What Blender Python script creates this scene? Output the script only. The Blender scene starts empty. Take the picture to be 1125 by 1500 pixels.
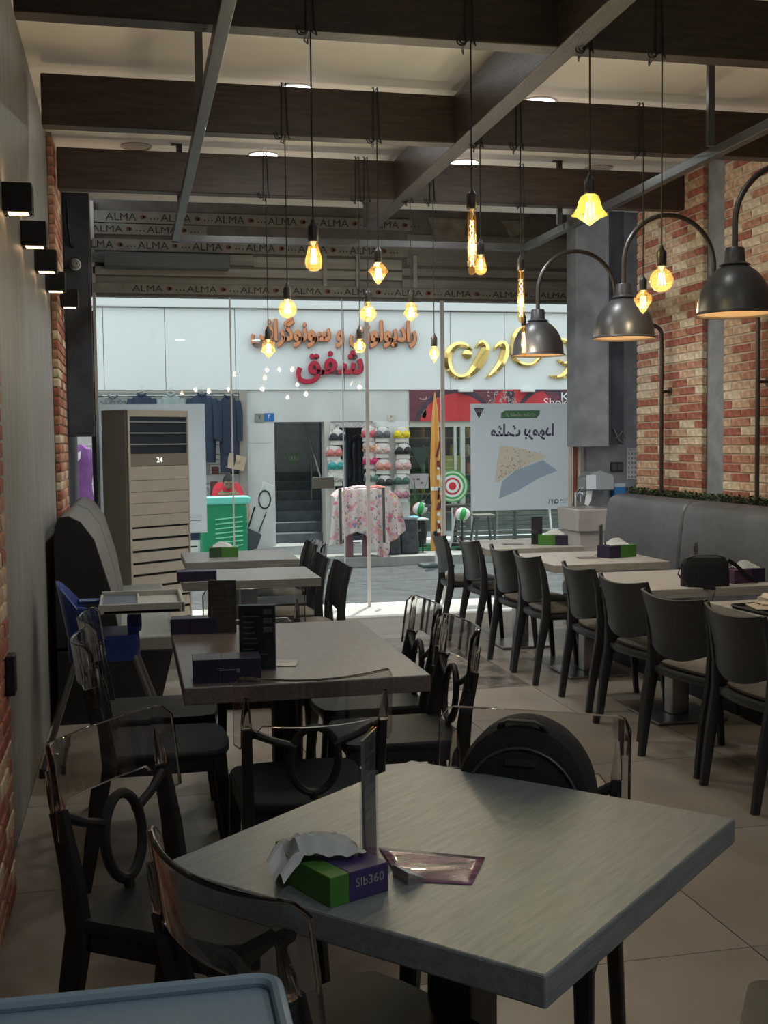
import bpy, math, random
from mathutils import Vector, Matrix
random.seed(7)
SC = bpy.context.scene
COL = SC.collection
PI = math.pi
def R(d): return math.radians(d)

# ------------------------------------------------------------------ camera
YAW, PITCH, ROLL, FPX = 0.21597915, 0.05938743, -0.01133176, 1686.65
EYE = Vector((0, 0, 1.5))
_f = Vector((math.sin(YAW)*math.cos(PITCH), math.cos(YAW)*math.cos(PITCH), -math.sin(PITCH)))
_r = Vector((math.cos(YAW), -math.sin(YAW), 0)); _u = _r.cross(_f)
_c, _s = math.cos(ROLL), math.sin(ROLL)
AXR = _c*_r + _s*_u; AXU = -_s*_r + _c*_u
cd = bpy.data.cameras.new('camera'); cam = bpy.data.objects.new('camera', cd); COL.objects.link(cam)
cd.sensor_fit = 'VERTICAL'; cd.sensor_height = 36; cd.lens = 36*FPX/1500
cd.clip_start = .05; cd.clip_end = 200
M3 = Matrix((AXR, AXU, -_f)).transposed()
cam.matrix_world = Matrix.Translation(EYE) @ M3.to_4x4()
SC.camera = cam

def on(px, py, ax, val):
    """point of a real plane (ax = val) measured on the photograph (1125x1500)"""
    d = _f + AXR*((px-562.5)/FPX) + AXU*((750-py)/FPX)
    i = 'xyz'.index(ax)
    return EYE + d*((val-EYE[i])/d[i])

# ------------------------------------------------------------------ light
SC.view_settings.view_transform = 'Standard'; SC.view_settings.look = 'None'
SC.view_settings.gamma = 1; SC.view_settings.use_curve_mapping = False
SC.view_settings.exposure = 0.65
wd = bpy.data.worlds.new('sky'); SC.world = wd; wd.use_nodes = True
bg = wd.node_tree.nodes['Background']; bg.inputs[0].default_value = (.86, .93, 1.0, 1); bg.inputs[1].default_value = 1.35
sd = bpy.data.lights.new('sun', 'SUN'); sd.energy = 3.2; sd.angle = R(1.0); sd.color = (1, .95, .86)
so = bpy.data.objects.new('sun', sd); COL.objects.link(so)
so.rotation_euler = Vector((0.12, 0.24, 0.97)).to_track_quat('Z', 'Y').to_euler()

# ------------------------------------------------------------------ materials
MATS = {}
def mat(name, col, rough=.5, metal=0, noise=0, nscale=8, stretch=(1, 1, 1), bump=0, bscale=60, spec=.5, col2=None,
        emit=None, estr=0, trans=0, ior=1.45, alpha=1, coat=0, kind='noise', sheen=0):
    if name in MATS: return MATS[name]
    m = bpy.data.materials.new(name); m.use_nodes = True; nt = m.node_tree; n = nt.nodes
    b = n['Principled BSDF']; c4 = (*col, 1)
    b.inputs['Base Color'].default_value = c4
    b.inputs['Roughness'].default_value = rough; b.inputs['Metallic'].default_value = metal
    b.inputs['Specular IOR Level'].default_value = spec
    if trans: b.inputs['Transmission Weight'].default_value = trans; b.inputs['IOR'].default_value = ior
    if alpha < 1: b.inputs['Alpha'].default_value = alpha
    if coat: b.inputs['Coat Weight'].default_value = coat
    if emit: b.inputs['Emission Color'].default_value = (*emit, 1); b.inputs['Emission Strength'].default_value = estr
    tc = None
    if noise or bump or col2:
        tc = n.new('ShaderNodeTexCoord'); mp = n.new('ShaderNodeMapping'); mp.inputs['Scale'].default_value = stretch
        nt.links.new(tc.outputs['Object'], mp.inputs[0])
    if noise or col2:
        if kind == 'voronoi':
            t = n.new('ShaderNodeTexVoronoi'); t.inputs['Scale'].default_value = nscale; fac = t.outputs['Color']
        else:
            t = n.new('ShaderNodeTexNoise'); t.inputs['Scale'].default_value = nscale; t.inputs['Detail'].default_value = 6; fac = t.outputs['Fac']
        nt.links.new(mp.outputs[0], t.inputs['Vector'])
        r = n.new('ShaderNodeValToRGB'); nt.links.new(fac, r.inputs[0])
        c2 = col2 if col2 else tuple(min(1, x*(1+noise)) for x in col)
        c1 = col if col2 else tuple(x*(1-noise) for x in col)
        r.color_ramp.elements[0].position = .35; r.color_ramp.elements[1].position = .65
        r.color_ramp.elements[0].color = (*c1, 1); r.color_ramp.elements[1].color = (*c2, 1)
        nt.links.new(r.outputs[0], b.inputs['Base Color'])
    if bump:
        t2 = n.new('ShaderNodeTexNoise'); t2.inputs['Scale'].default_value = bscale; t2.inputs['Detail'].default_value = 4
        nt.links.new(mp.outputs[0], t2.inputs['Vector'])
        bp = n.new('ShaderNodeBump'); bp.inputs['Strength'].default_value = bump; bp.inputs['Distance'].default_value = .01
        nt.links.new(t2.outputs[0], bp.inputs['Height']); nt.links.new(bp.outputs[0], b.inputs['Normal'])
    MATS[name] = m; return m

def pane_mat(name, tint=(.93, .97, .96), refl=1.0):
    """clear sheet: see-through with a Fresnel reflection"""
    m = bpy.data.materials.new(name); m.use_nodes = True; nt = m.node_tree; n = nt.nodes
    for x in list(n):
        if x.type == 'BSDF_PRINCIPLED': n.remove(x)
    out = [x for x in n if x.type == 'OUTPUT_MATERIAL'][0]
    tr = n.new('ShaderNodeBsdfTransparent'); tr.inputs[0].default_value = (*tint, 1)
    gl = n.new('ShaderNodeBsdfGlossy'); gl.inputs['Roughness'].default_value = .0; gl.inputs[0].default_value = (refl, refl, refl, 1)
    fr = n.new('ShaderNodeFresnel'); fr.inputs[0].default_value = 1.45
    mx = n.new('ShaderNodeMixShader')
    ge = n.new('ShaderNodeNewGeometry'); sb_ = n.new('ShaderNodeMath'); sb_.operation = 'SUBTRACT'; sb_.inputs[0].default_value = 1; nt.links.new(ge.outputs['Backfacing'], sb_.inputs[1])
    ml = n.new('ShaderNodeMath'); ml.operation = 'MULTIPLY'; nt.links.new(fr.outputs[0], ml.inputs[0]); nt.links.new(sb_.outputs[0], ml.inputs[1])
    nt.links.new(ml.outputs[0], mx.inputs[0]); nt.links.new(tr.outputs[0], mx.inputs[1]); nt.links.new(gl.outputs[0], mx.inputs[2])
    nt.links.new(mx.outputs[0], out.inputs[0]); MATS[name] = m; return m

def paper_mat(name, col, tl=.5):
    m = bpy.data.materials.new(name); m.use_nodes = True; nt = m.node_tree; n = nt.nodes
    for x in list(n):
        if x.type == 'BSDF_PRINCIPLED': n.remove(x)
    out = [x for x in n if x.type == 'OUTPUT_MATERIAL'][0]
    a = n.new('ShaderNodeBsdfDiffuse'); a.inputs[0].default_value = (*col, 1)
    b = n.new('ShaderNodeBsdfTranslucent'); b.inputs[0].default_value = (*col, 1)
    mx = n.new('ShaderNodeMixShader'); mx.inputs[0].default_value = tl
    nt.links.new(a.outputs[0], mx.inputs[1]); nt.links.new(b.outputs[0], mx.inputs[2]); nt.links.new(mx.outputs[0], out.inputs[0])
    MATS[name] = m; return m

BLACK = mat('black_plastic', (.014, .014, .015), .48, spec=.35)
CHAIR = mat('dark_chair_plastic', (.022, .022, .022), .42, noise=.15, nscale=30)
CUSH = mat('beige_cushion', (.155, .13, .10), .8, noise=.15, nscale=20, bump=.2)
BEAM = mat('dark_stained_timber', (.030, .018, .013), .45, col2=(.055, .034, .024), nscale=6, stretch=(1, 6, 9), bump=.3, bscale=30)
BEAMD = mat('dark_stained_timber_depth', (.028, .018, .013), .45, col2=(.058, .040, .032), nscale=6, stretch=(9, 1, 9), bump=.3, bscale=30)
STEEL = mat('painted_steel', (.045, .043, .04), .4, noise=.2, nscale=5)
CEIL = mat('ceiling_paint', (.90, .87, .83), .9)
GREYP = mat('grey_wood_cladding', (.175, .17, .16), .5, col2=(.25, .242, .225), nscale=5, stretch=(1, 6, .35), bump=.15, bscale=40)
CONC = mat('grey_stucco', (.16, .165, .17), .75, col2=(.23, .23, .24), nscale=7, bump=.3, bscale=25)
CONCD = mat('dark_stucco', (.028, .03, .036), .8, col2=(.06, .06, .07), nscale=4, bump=.3, bscale=25)
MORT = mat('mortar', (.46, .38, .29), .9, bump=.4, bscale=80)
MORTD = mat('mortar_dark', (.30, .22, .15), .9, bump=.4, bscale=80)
FLOORM = [mat('floor_tile_%d' % i, (.245+.02*i, .205+.018*i, .165+.016*i), .30, noise=.10, nscale=3) for i in range(3)]
GROUT = mat('grout', (.05, .045, .04), .9)
MARB = mat('brown_marble', (.06, .05, .042), .25, col2=(.24, .2, .165), nscale=7, bump=.15, bscale=14)
CHROME = mat('chrome', (.6, .6, .6), .18, metal=1)
STL = mat('brushed_steel', (.42, .41, .40), .3, metal=1)
WHITE = mat('white_gloss', (.72, .72, .70), .35)
GHOST = mat('clear_polycarbonate', (.78, .76, .76), .02, trans=1, ior=1.56)
GLASS = pane_mat('shopfront_glass')
def glow_glass(name, tint, body, k=.22):
    m = pane_mat(name, tint, 1.0); nt = m.node_tree; n = nt.nodes
    mx = [x for x in n if x.type == 'MIX_SHADER'][0]; tr = [x for x in n if x.type == 'BSDF_TRANSPARENT'][0]
    tl = n.new('ShaderNodeBsdfTranslucent'); tl.inputs[0].default_value = (*body, 1)
    m2 = n.new('ShaderNodeMixShader'); m2.inputs[0].default_value = k
    nt.links.new(tr.outputs[0], m2.inputs[1]); nt.links.new(tl.outputs[0], m2.inputs[2]); nt.links.new(m2.outputs[0], mx.inputs[1]); return m
AMBER = glow_glass('amber_bulb_glass', (.99, .82, .54), (.9, .42, .08), .055)
FIL = mat('filament', (1, .6, .2), .5, emit=(1, .55, .16), estr=14)
FILW = mat('filament_pale', (1, .8, .5), .5, emit=(1, .74, .42), estr=7)
LEATHER = mat('charcoal_leather', (.075, .075, .08), .42, noise=.12, nscale=12, bump=.08, bscale=200)
LEATHB = mat('brown_grey_leather', (.10, .088, .076), .45, noise=.1, nscale=12, bump=.08, bscale=200)
BLACKF = mat('black_vinyl', (.006, .006, .007), .6)
CLOTHB = mat('black_nylon', (.008, .008, .009), .85, bump=.3, bscale=120)
RED = mat('red_fabric', (.62, .03, .05), .8, noise=.15)
SKIN = mat('skin', (.36, .20, .13), .55)
HAIR = mat('black_hair', (.012, .01, .01), .6)
GREENB = mat('green_plastic', (.01, .235, .105), .3)
PAPERW = mat('white_paper', (.75, .75, .72), .8)

# ------------------------------------------------------------------ geometry builder
class G:
    def __init__(s): s.v = []; s.f = []
    def add(s, vs, fs):
        o = len(s.v); s.v += [tuple(x) for x in vs]; s.f += [tuple(i+o for i in q) for q in fs]; return s
    def box(s, c, d, rz=0, M=None, taper=1.0):
        x, y, z = d[0]/2, d[1]/2, d[2]/2; vs = []
        for k in (-1, 1):
            t = taper if k > 0 else 1
            for a, b in ((-1, -1), (1, -1), (1, 1), (-1, 1)): vs.append(Vector((a*x*t, b*y*t, k*z)))
        m = Matrix.Rotation(rz, 3, 'Z')
        vs = [(m @ p if M is None else M @ p) + Vector(c) for p in vs]
        return s.add(vs, [(3, 2, 1, 0), (4, 5, 6, 7), (0, 1, 5, 4), (1, 2, 6, 5), (2, 3, 7, 6), (3, 0, 4, 7)])
    def bx(s, x0, x1, y0, y1, z0, z1): return s.box(((x0+x1)/2, (y0+y1)/2, (z0+z1)/2), (abs(x1-x0), abs(y1-y0), abs(z1-z0)))
    def tube(s, pts, r, n=8, sec=None, up=None, closed=False):
        """sweep a circle (or rectangular section sec=[(a,b)..]) along pts; r a number or one per point"""
        P = [Vector(p) for p in pts]; L = len(P)
        if not isinstance(r, (list, tuple)): r = [r]*L
        vs = []; ref = Vector(up) if up else None; pu = None
        for i, p in enumerate(P):
            if closed: t = (P[(i+1) % L]-P[i-1]).normalized()
            else: t = (P[min(i+1, L-1)]-P[max(i-1, 0)]).normalized()
            if ref is not None: a = ref
            elif pu is not None: a = pu
            else: a = Vector((0, 0, 1)) if abs(t.z) < .9 else Vector((1, 0, 0))
            b = t.cross(a)
            if b.length < 1e-5: b = t.cross(Vector((0, 1, .01)))
            b.normalize(); a = b.cross(t).normalized(); pu = a
            if sec:
                for (u, w) in sec: vs.append(p + b*(u*r[i]) + a*(w*r[i]))
            else:
                for k in range(n):
                    q = 2*PI*k/n; vs.append(p + b*(math.cos(q)*r[i]) + a*(math.sin(q)*r[i]))
        m = len(sec) if sec else n; fs = []
        for i in range(L if closed else L-1):
            j = (i+1) % L
            for k in range(m): fs.append((i*m+k, i*m+(k+1) % m, j*m+(k+1) % m, j*m+k))
        if not closed:
            fs.append(tuple(reversed(range(m)))); fs.append(tuple(range((L-1)*m, L*m)))
        return s.add(vs, fs)
    def bar(s, pts, ws, hs, up=(0, 1, 0)):
        """rectangular bar; ws/hs give width across and along 'up' at every point"""
        P = [Vector(p) for p in pts]; vs = []
        for i, p in enumerate(P):
            t = (P[min(i+1, len(P)-1)]-P[max(i-1, 0)]).normalized(); b = t.cross(Vector(up)).normalized(); a = b.cross(t)
            w, h = ws[i]/2, hs[i]/2; k = .28
            for u, q in ((-w, -h*(1-k)), (-w*(1-k), -h), (w*(1-k), -h), (w, -h*(1-k)), (w, h*(1-k)), (w*(1-k), h), (-w*(1-k), h), (-w, h*(1-k))): vs.append(p+b*u+a*q)
        m = 8; fs = []
        for i in range(len(P)-1):
            for k in range(m): fs.append((i*m+k, i*m+(k+1) % m, (i+1)*m+(k+1) % m, (i+1)*m+k))
        fs.append(tuple(reversed(range(m)))); fs.append(tuple(range((len(P)-1)*m, len(P)*m)))
        return s.add(vs, fs)
    def lathe(s, prof, c=(0, 0, 0), n=24, M=None, cap=True, sx=1, sy=1):
        vs = []; L = len(prof)
        for (r, z) in prof:
            for k in range(n):
                a = 2*PI*k/n; p = Vector((r*math.cos(a)*sx, r*math.sin(a)*sy, z)); vs.append((M @ p if M else p)+Vector(c))
        fs = [(i*n+k, i*n+(k+1) % n, (i+1)*n+(k+1) % n, (i+1)*n+k) for i in range(L-1) for k in range(n)]
        if cap: fs += [tuple(reversed(range(n))), tuple(range((L-1)*n, L*n))]
        return s.add(vs, fs)
    def prism(s, poly, y0, y1, plane='xz'):
        """extrude a 2D outline. plane xz: along y; xy: along z; yz: along x"""
        def P(a, b, h): return {'xz': (a, h, b), 'xy': (a, b, h), 'yz': (h, a, b)}[plane]
        n = len(poly); vs = [P(a, b, y0) for a, b in poly]+[P(a, b, y1) for a, b in poly]
        fs = [tuple(range(n)), tuple(reversed(range(n, 2*n)))]+[(k, (k+1) % n+0, (k+1) % n+n, k+n) for k in range(n)]
        return s.add(vs, fs)
    def shell(s, F, nu, nv, th):
        """thick curved sheet: F(u,v)->(pos, normal)"""
        top = []; bot = []
        for i in range(nu+1):
            for j in range(nv+1):
                p, nn = F(i/nu, j/nv); p = Vector(p); nn = Vector(nn).normalized()
                top.append(p+nn*th/2); bot.append(p-nn*th/2)
        N = len(top); w = nv+1; fs = []
        for i in range(nu):
            for j in range(nv):
                a, b, c, d = i*w+j, i*w+j+1, (i+1)*w+j+1, (i+1)*w+j
                fs += [(a, d, c, b), (a+N, b+N, c+N, d+N)]
        rim = [(i, 0) for i in range(nu+1)]+[(nu, j) for j in range(1, nv+1)]+[(i, nv) for i in range(nu-1, -1, -1)]+[(0, j) for j in range(nv-1, 0, -1)]
        ix = [i*w+j for i, j in rim]
        for k in range(len(ix)):
            a, b = ix[k], ix[(k+1) % len(ix)]; fs.append((a, b, b+N, a+N))
        return s.add(top+bot, fs)
    def build(s, name, m, parent=None, smooth=True, bevel=0, seg=2, kind=None, subsurf=0, recalc=True):
        me = bpy.data.meshes.new(name); me.from_pydata(s.v, [], s.f); me.validate()
        if recalc:
            import bmesh
            bm = bmesh.new(); bm.from_mesh(me); bmesh.ops.recalc_face_normals(bm, faces=bm.faces); bm.to_mesh(me); bm.free()
        if smooth:
            me.polygons.foreach_set('use_smooth', [True]*len(me.polygons)); me.set_sharp_from_angle(angle=R(35))
        me.materials.append(m); o = bpy.data.objects.new(name, me); COL.objects.link(o)
        if parent is not None: o.parent = parent
        if subsurf:
            q = o.modifiers.new('s', 'SUBSURF'); q.levels = q.render_levels = subsurf
        if bevel:
            q = o.modifiers.new('b', 'BEVEL'); q.width = bevel; q.segments = seg; q.limit_method = 'ANGLE'; q.angle_limit = R(40)
        if kind: o['kind'] = kind
        return o

def thing(name, label, cat, loc=(0, 0, 0), rz=0, group=None):
    o = bpy.data.objects.new(name, None); COL.objects.link(o); o.empty_display_size = .1
    o.location = loc; o.rotation_euler = (0, 0, rz); o['label'] = label; o['category'] = cat
    if group: o['group'] = group
    return o
def tag(o, label, cat, group=None):
    o['label'] = label; o['category'] = cat
    if group: o['group'] = group
    return o
def struct(o): o['kind'] = 'structure'; return o
def dup(root, loc, rz, label, group=None):
    r = root.copy(); COL.objects.link(r); r.location = loc; r.rotation_euler = (0, 0, rz); r['label'] = label
    if group: r['group'] = group
    for ch in list(root.children):
        c = ch.copy(); COL.objects.link(c); c.parent = r
        for g in ch.children:
            d = g.copy(); COL.objects.link(d); d.parent = c
    return r

# ------------------------------------------------------------------ lettering
FORMS = {}
def _fm(ch, base, n=4): FORMS[ch] = [chr(base+i) if i < n else None for i in range(4)]
for ch, b_, n_ in (('ر', 0xFEAD, 2), ('ا', 0xFE8D, 2), ('د', 0xFEA9, 2), ('ی', 0xFBFC, 4), ('و', 0xFEED, 2), ('ل', 0xFEDD, 4), ('ژ', 0xFB8A, 2), ('س', 0xFEB1, 4),
                   ('ن', 0xFEE5, 4), ('گ', 0xFB92, 4), ('ف', 0xFED1, 4), ('ش', 0xFEB5, 4), ('ق', 0xFED5, 4), ('م', 0xFEE1, 4), ('ث', 0xFE99, 4), ('ب', 0xFE8F, 4),
                   ('ه', 0xFEE9, 4), ('ت', 0xFE95, 4), ('ک', 0xFB8E, 4), ('خ', 0xFEA5, 4), ('ع', 0xFEC9, 4), ('ض', 0xFEBD, 4), ('ز', 0xFEAF, 2)): _fm(ch, b_, n_)
def arabic(t):
    out = []
    for i, ch in enumerate(t):
        if ch not in FORMS: out.append(ch); continue
        prev = i > 0 and t[i-1] in FORMS and FORMS[t[i-1]][2] is not None
        nxt = i+1 < len(t) and t[i+1] in FORMS and FORMS[ch][2] is not None
        k = 3 if (prev and nxt) else 1 if prev else 2 if nxt else 0
        out.append(FORMS[ch][k])
    return ''.join(reversed(out))
def lettering(name, text, m, size, loc, rot=(PI/2, 0, 0), parent=None, depth=.001, bold=0, align='CENTER', width=None, height=None, mirror=False, shear=0):
    cu = bpy.data.curves.new(name, 'FONT'); cu.body = text; cu.size = size; cu.extrude = depth; cu.offset = bold
    cu.align_x = align; cu.align_y = 'CENTER'; cu.resolution_u = 3; cu.shear = shear
    tmp = bpy.data.objects.new(name+'_curve', cu); COL.objects.link(tmp)
    dg = bpy.context.evaluated_depsgraph_get(); dg.update()
    me = bpy.data.meshes.new_from_object(tmp.evaluated_get(dg)); me.name = name
    bpy.data.objects.remove(tmp); bpy.data.curves.remove(cu)
    if len(me.vertices):
        xs = [v.co.x for v in me.vertices]; ys = [v.co.y for v in me.vertices]
        sx = width/(max(xs)-min(xs)) if width else 1; sy = height/(max(ys)-min(ys)) if height else (sx if width else 1)
        cx, cy = (max(xs)+min(xs))/2, (max(ys)+min(ys))/2
        ctr = bool(width or height or align == 'CENTER')
        for v in me.vertices:
            v.co.x = (v.co.x-(cx if ctr else 0))*sx*(-1 if mirror else 1); v.co.y = (v.co.y-(cy if ctr else 0))*sy
    me.materials.clear(); me.materials.append(m)
    o = bpy.data.objects.new(name, me); COL.objects.link(o); o.location = loc; o.rotation_euler = rot
    if parent is not None: o.parent = parent
    return o

# ================================================================== ROOM
XL, XR, YB, CZ = -.456, 3.84, -1.6, 3.42
YG = 10.3
# floor: grout bed with single tiles
fl = struct(G().bx(-.6, 4.6, YB-.1, 10.3, -.08, -.006).build('floor', GROUT))
tme = {}
T = .96
def tile_mesh(w, d):
    k = (round(w, 3), round(d, 3))
    if k not in tme:
        o = G().box((0, 0, 0), (w-.004, d-.004, .012)).build('tile', FLOORM[0], None, False); tme[k] = o.data; bpy.data.objects.remove(o)
    return tme[k]
xs = [-.456, .80-.0, 1.76, 2.72, 3.68, 4.6]; xs[1] = .80
ys = [-1.7+.0]
y = 3.02-5*T
while y < 10.2: ys.append(y); y += T
ys.append(10.28)
for i in range(len(xs)-1):
    for j in range(len(ys)-1):
        x0, x1, y0, y1 = xs[i], xs[i+1], ys[j], ys[j+1]
        segs = [(x0, x1, y0, y1)]
        if x0 >= .79 and x1 <= 2.73 and 6.8 < y1 and y0 < 9.0:      # a field of marbled stone replaces these
            segs = []
            if x1 > 2.38: segs.append((2.38, x1, y0, y1))
            if y0 < 6.66: segs.append((x0, min(x1, 2.38), y0, 6.66))
            if y1 > 8.6: segs.append((x0, min(x1, 2.38), max(8.6, y0), y1))
        for a, b, c, d in segs:
            if b-a < .02 or d-c < .02: continue
            me = tile_mesh(b-a, d-c).copy(); me.materials[0] = FLOORM[random.randrange(3)]
            o = bpy.data.objects.new('tile', me); COL.objects.link(o); o.location = ((a+b)/2, (c+d)/2, -.006+random.uniform(-.0004, .0002)); o.parent = fl
for (a, b, c, d) in ((.80, 1.59, 6.66, 7.63), (1.59, 2.38, 6.66, 7.63), (.80, 1.59, 7.63, 8.6), (1.59, 2.38, 7.63, 8.6)):
    o = G().box(((a+b)/2, (c+d)/2, -.006), (b-a-.004, d-c-.004, .012)).build('stone_tile', MARB, fl, False); o['label'] = 'brown marbled stone tile'
struct(G().bx(-.45, 4.4, 9.62, 10.5, -.006, .012).build('trim_1', mat('pale_sill', (.62, .60, .56), .5, noise=.1, nscale=10), None, False, .003))
# ceiling
struct(G().bx(-.6, 4.6, YB-.1, 9.16, CZ, CZ+.06).build('ceiling', CEIL, None, False))
struct(G().bx(-.6, 4.6, 9.16, 10.6, 3.95, 4.0).build('ceiling_recess', BLACKF, None, False))
struct(G().bx(-.6, 4.6, 9.10, 9.16, CZ+.06, 3.95).build('trim_2', BLACKF, None, False))
# back wall behind the viewer
struct(G().bx(-.6, 4.6, YB-.2, YB-.1, -.05, CZ).build('wall_back', CONC, None, False))

# bricks -----------------------------------------------------------
BRC = [mat('brick_red', (.30, .095, .06), .8, noise=.35, nscale=25, bump=.5, bscale=60),
       mat('brick_rust', (.38, .18, .11), .8, noise=.35, nscale=25, bump=.5, bscale=60),
       mat('brick_tan', (.47, .31, .20), .8, noise=.3, nscale=25, bump=.5, bscale=60),
       mat('brick_cream', (.56, .45, .31), .8, noise=.25, nscale=25, bump=.5, bscale=60)]
def brick_mesh(w, h, t, m, side, v):
    """brick with slightly chipped corners; side=+1 the face looks to +x"""
    rr = random.Random(v); j = lambda s: rr.uniform(-s, s)
    f = [(w/2-.003+j(.0018), h/2-.003+j(.0015)), (-w/2+.003+j(.0018), h/2-.003+j(.0015)), (-w/2+.003+j(.0018), -h/2+.003+j(.0015)), (w/2-.003+j(.0018), -h/2+.003+j(.0015))]
    b = [(w/2, h/2), (-w/2, h/2), (-w/2, -h/2), (w/2, -h/2)]
    vs = [(0, a, c) for a, c in b]+[(side*t*.8, a, c) for a, c in b]+[(side*t, a, c) for a, c in f]
    fs = [(0, 1, 5, 4), (1, 2, 6, 5), (2, 3, 7, 6), (3, 0, 4, 7), (4, 5, 9, 8), (5, 6, 10, 9), (6, 7, 11, 10), (7, 4, 8, 11), (8, 9, 10, 11)]
    me = bpy.data.meshes.new('brick'); me.from_pydata(vs, [], fs)
    import bmesh
    bm = bmesh.new(); bm.from_mesh(me); bmesh.ops.recalc_face_normals(bm, faces=bm.faces)
    if not bm.faces: pass
    bm.to_mesh(me); bm.free(); me.materials.append(m); return me
BM = {}
def brick_panel(wall, xf, side, y0, y1, z0, z1, seen, w0, th=.035):
    """courses 58.5 mm, brick 226 mm pitch; those `seen` become single bricks, the rest one joined part"""
    rest = [G() for _ in BRC]; z = 0; row = 0; cnt = 0
    while z+.05 < z1:
        if z >= z0-.001:
            off = (0, .113)[row % 2]; yy = y0
            first = True
            while yy < y1-.01:
                L = (.113 if (first and row % 2) else .226); first = False
                e = min(yy+L, y1)
                if y1-e < .05: e = y1
                w = e-yy-.009; cy = (yy+e)/2; cz = z+.029
                ci = random.choices((0, 1, 2, 3), w0)[0]
                if seen(cy, cz) and cnt < 300:
                    key = (round(w, 2), ci, side, random.randrange(4))
                    if key not in BM: BM[key] = brick_mesh(w, .0495, th, BRC[ci], side, hash(key) % 9999 if False else len(BM))
                    o = bpy.data.objects.new('brick', BM[key]); COL.objects.link(o)
                    o.location = (xf-side*th+random.uniform(-.0015, .002)*side, cy, cz); o.parent = wall; cnt += 1
                else:
                    rest[ci].box((xf-side*th/2, cy, cz), (th, w, .0495))
                yy = e
        z += .0585; row += 1
    for ci, g in enumerate(rest):
        if g.v: g.build('brickwork', BRC[ci], wall, False, kind='stuff', recalc=False)
    return cnt

# left wall
wl = struct(G().bx(-.60, XL, YB-.1, 7.4, 0, CZ).build('wall_left', GREYP, None, False))
wlb = struct(G().bx(-.60, XL-.0, 7.4, 10.6, 0, CZ).build('wall_left_end', CONCD, None, False))
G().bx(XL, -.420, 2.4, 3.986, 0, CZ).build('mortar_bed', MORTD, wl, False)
n1 = brick_panel(wl, -.412, 1, 2.41, 4.0, 0, CZ, lambda y, z: y > 3.1 and z < 2.5, (4, 4, 3, 1.2))
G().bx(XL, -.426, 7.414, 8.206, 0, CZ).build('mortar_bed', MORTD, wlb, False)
n2 = brick_panel(wlb, -.418, 1, 7.4, 8.22, 0, CZ, lambda y, z: z > 1.0, (4, 4, 2.5, 1))
# right wall
wr = struct(G().bx(XR, 4.0, YB-.1, 8.24, 0, CZ).build('wall_right', CONC, None, False))
G().bx(3.806, XR, 7.214, 8.226, 0, CZ).build('mortar_bed', MORT, wr, False)
n3 = brick_panel(wr, 3.80, -1, 7.2, 8.24, 0, CZ, lambda y, z: 1.05 < z, (3, 2.6, 3.2, 2.8))
wr2 = struct(G().bx(3.806, XR-.001, 2.4, 6.906, 0, CZ).build('wall_right_near', MORT, None, False))
n4 = brick_panel(wr2, 3.80, -1, 2.4, 6.92, 0, CZ, lambda y, z: y > 5.6 and z > 1.1, (3, 2.6, 3.2, 2.8))
struct(G().bx(4.40, 4.5, 8.24, 10.6, 0, 3.95).build('wall_right_end', CONC, None, False))
# pier at the right of the shopfront
struct(G().bx(3.81, 4.40, 9.25, 9.40, 0, 3.95).build('wall_front', CONC, None, False))
pb = on(838, 657, 'y', 9.05)
sh = struct(G().bx(3.63, 3.925, 9.05, 9.25, 1.455, 3.42).build('wall_front_casing', CONC, None, False, .004))
G().bx(3.925, 4.09, 9.12, 9.25, 1.47, 3.42).build('casing_return', CONCD, sh, False)
# hanging casing at the left of the shopfront
G0 = struct(G().bx(-.455, -.265, 9.12, 9.3, 1.58, 3.42).build('wall_front_left', CONCD, None, False, .004))

print('bricks', n1, n2, n3, n4)

# timber grid ------------------------------------------------------
bt = []
for k, (yb, x0, lab) in enumerate(((4.50, -.38, 'dark timber ceiling beam nearest the viewer'), (6.02, -.39, 'dark timber ceiling beam, the middle of three crossing the room'), (7.46, -.40, 'dark timber ceiling beam furthest from the viewer, nearest the window'))):
    o = G().bx(x0, 3.795, yb, yb+.10, 3.095, 3.345).build('ceiling_beam', BEAM, None, True, .006)
    if k < 2: pass
    tag(o, lab, 'ceiling beam', 'beams crossing the room')
tag(G().bx(1.73, 1.83, 0.2, 8.5, 3.09, 3.35).build('ceiling_beam', BEAMD, None, True, .006), 'long dark timber beam running from the viewer towards the window', 'ceiling beam')
fr = thing('hanging_steel_frame', 'grey steel frame hung from the ceiling on short rods beneath the beams', 'frame', (1.66, 5.3, 2.95))
def loc(o, *p): return tuple(Vector(p)-Vector(o.location))
def FB(x0, x1, y0, y1): return G().bx(x0-1.66, x1-1.66, y0-5.3, y1-5.3, 0, .05)
FB(.325, .375, 2.6, 8.45).build('bar', STEEL, fr, False, .003); FB(2.95, 3.0, 2.6, 8.45).build('bar', STEEL, fr, False, .003); FB(.325, 3.0, 8.4, 8.45).build('bar', STEEL, fr, False, .003)
for x in (.35, 2.92):
    for y in (3.4, 5.46, 7.575):
        g = G().bx(x-.018-1.66, x+.018-1.66, y-5.3-.012, y-5.3+.012, .04, CZ-2.95)
        g.bx(x-.05-1.66, x+.018-1.66, y-5.3-.02, y-5.3+.02, CZ-2.95-.006, CZ-2.95)
        g.build('hanger_rod', STEEL, fr, False)

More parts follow.
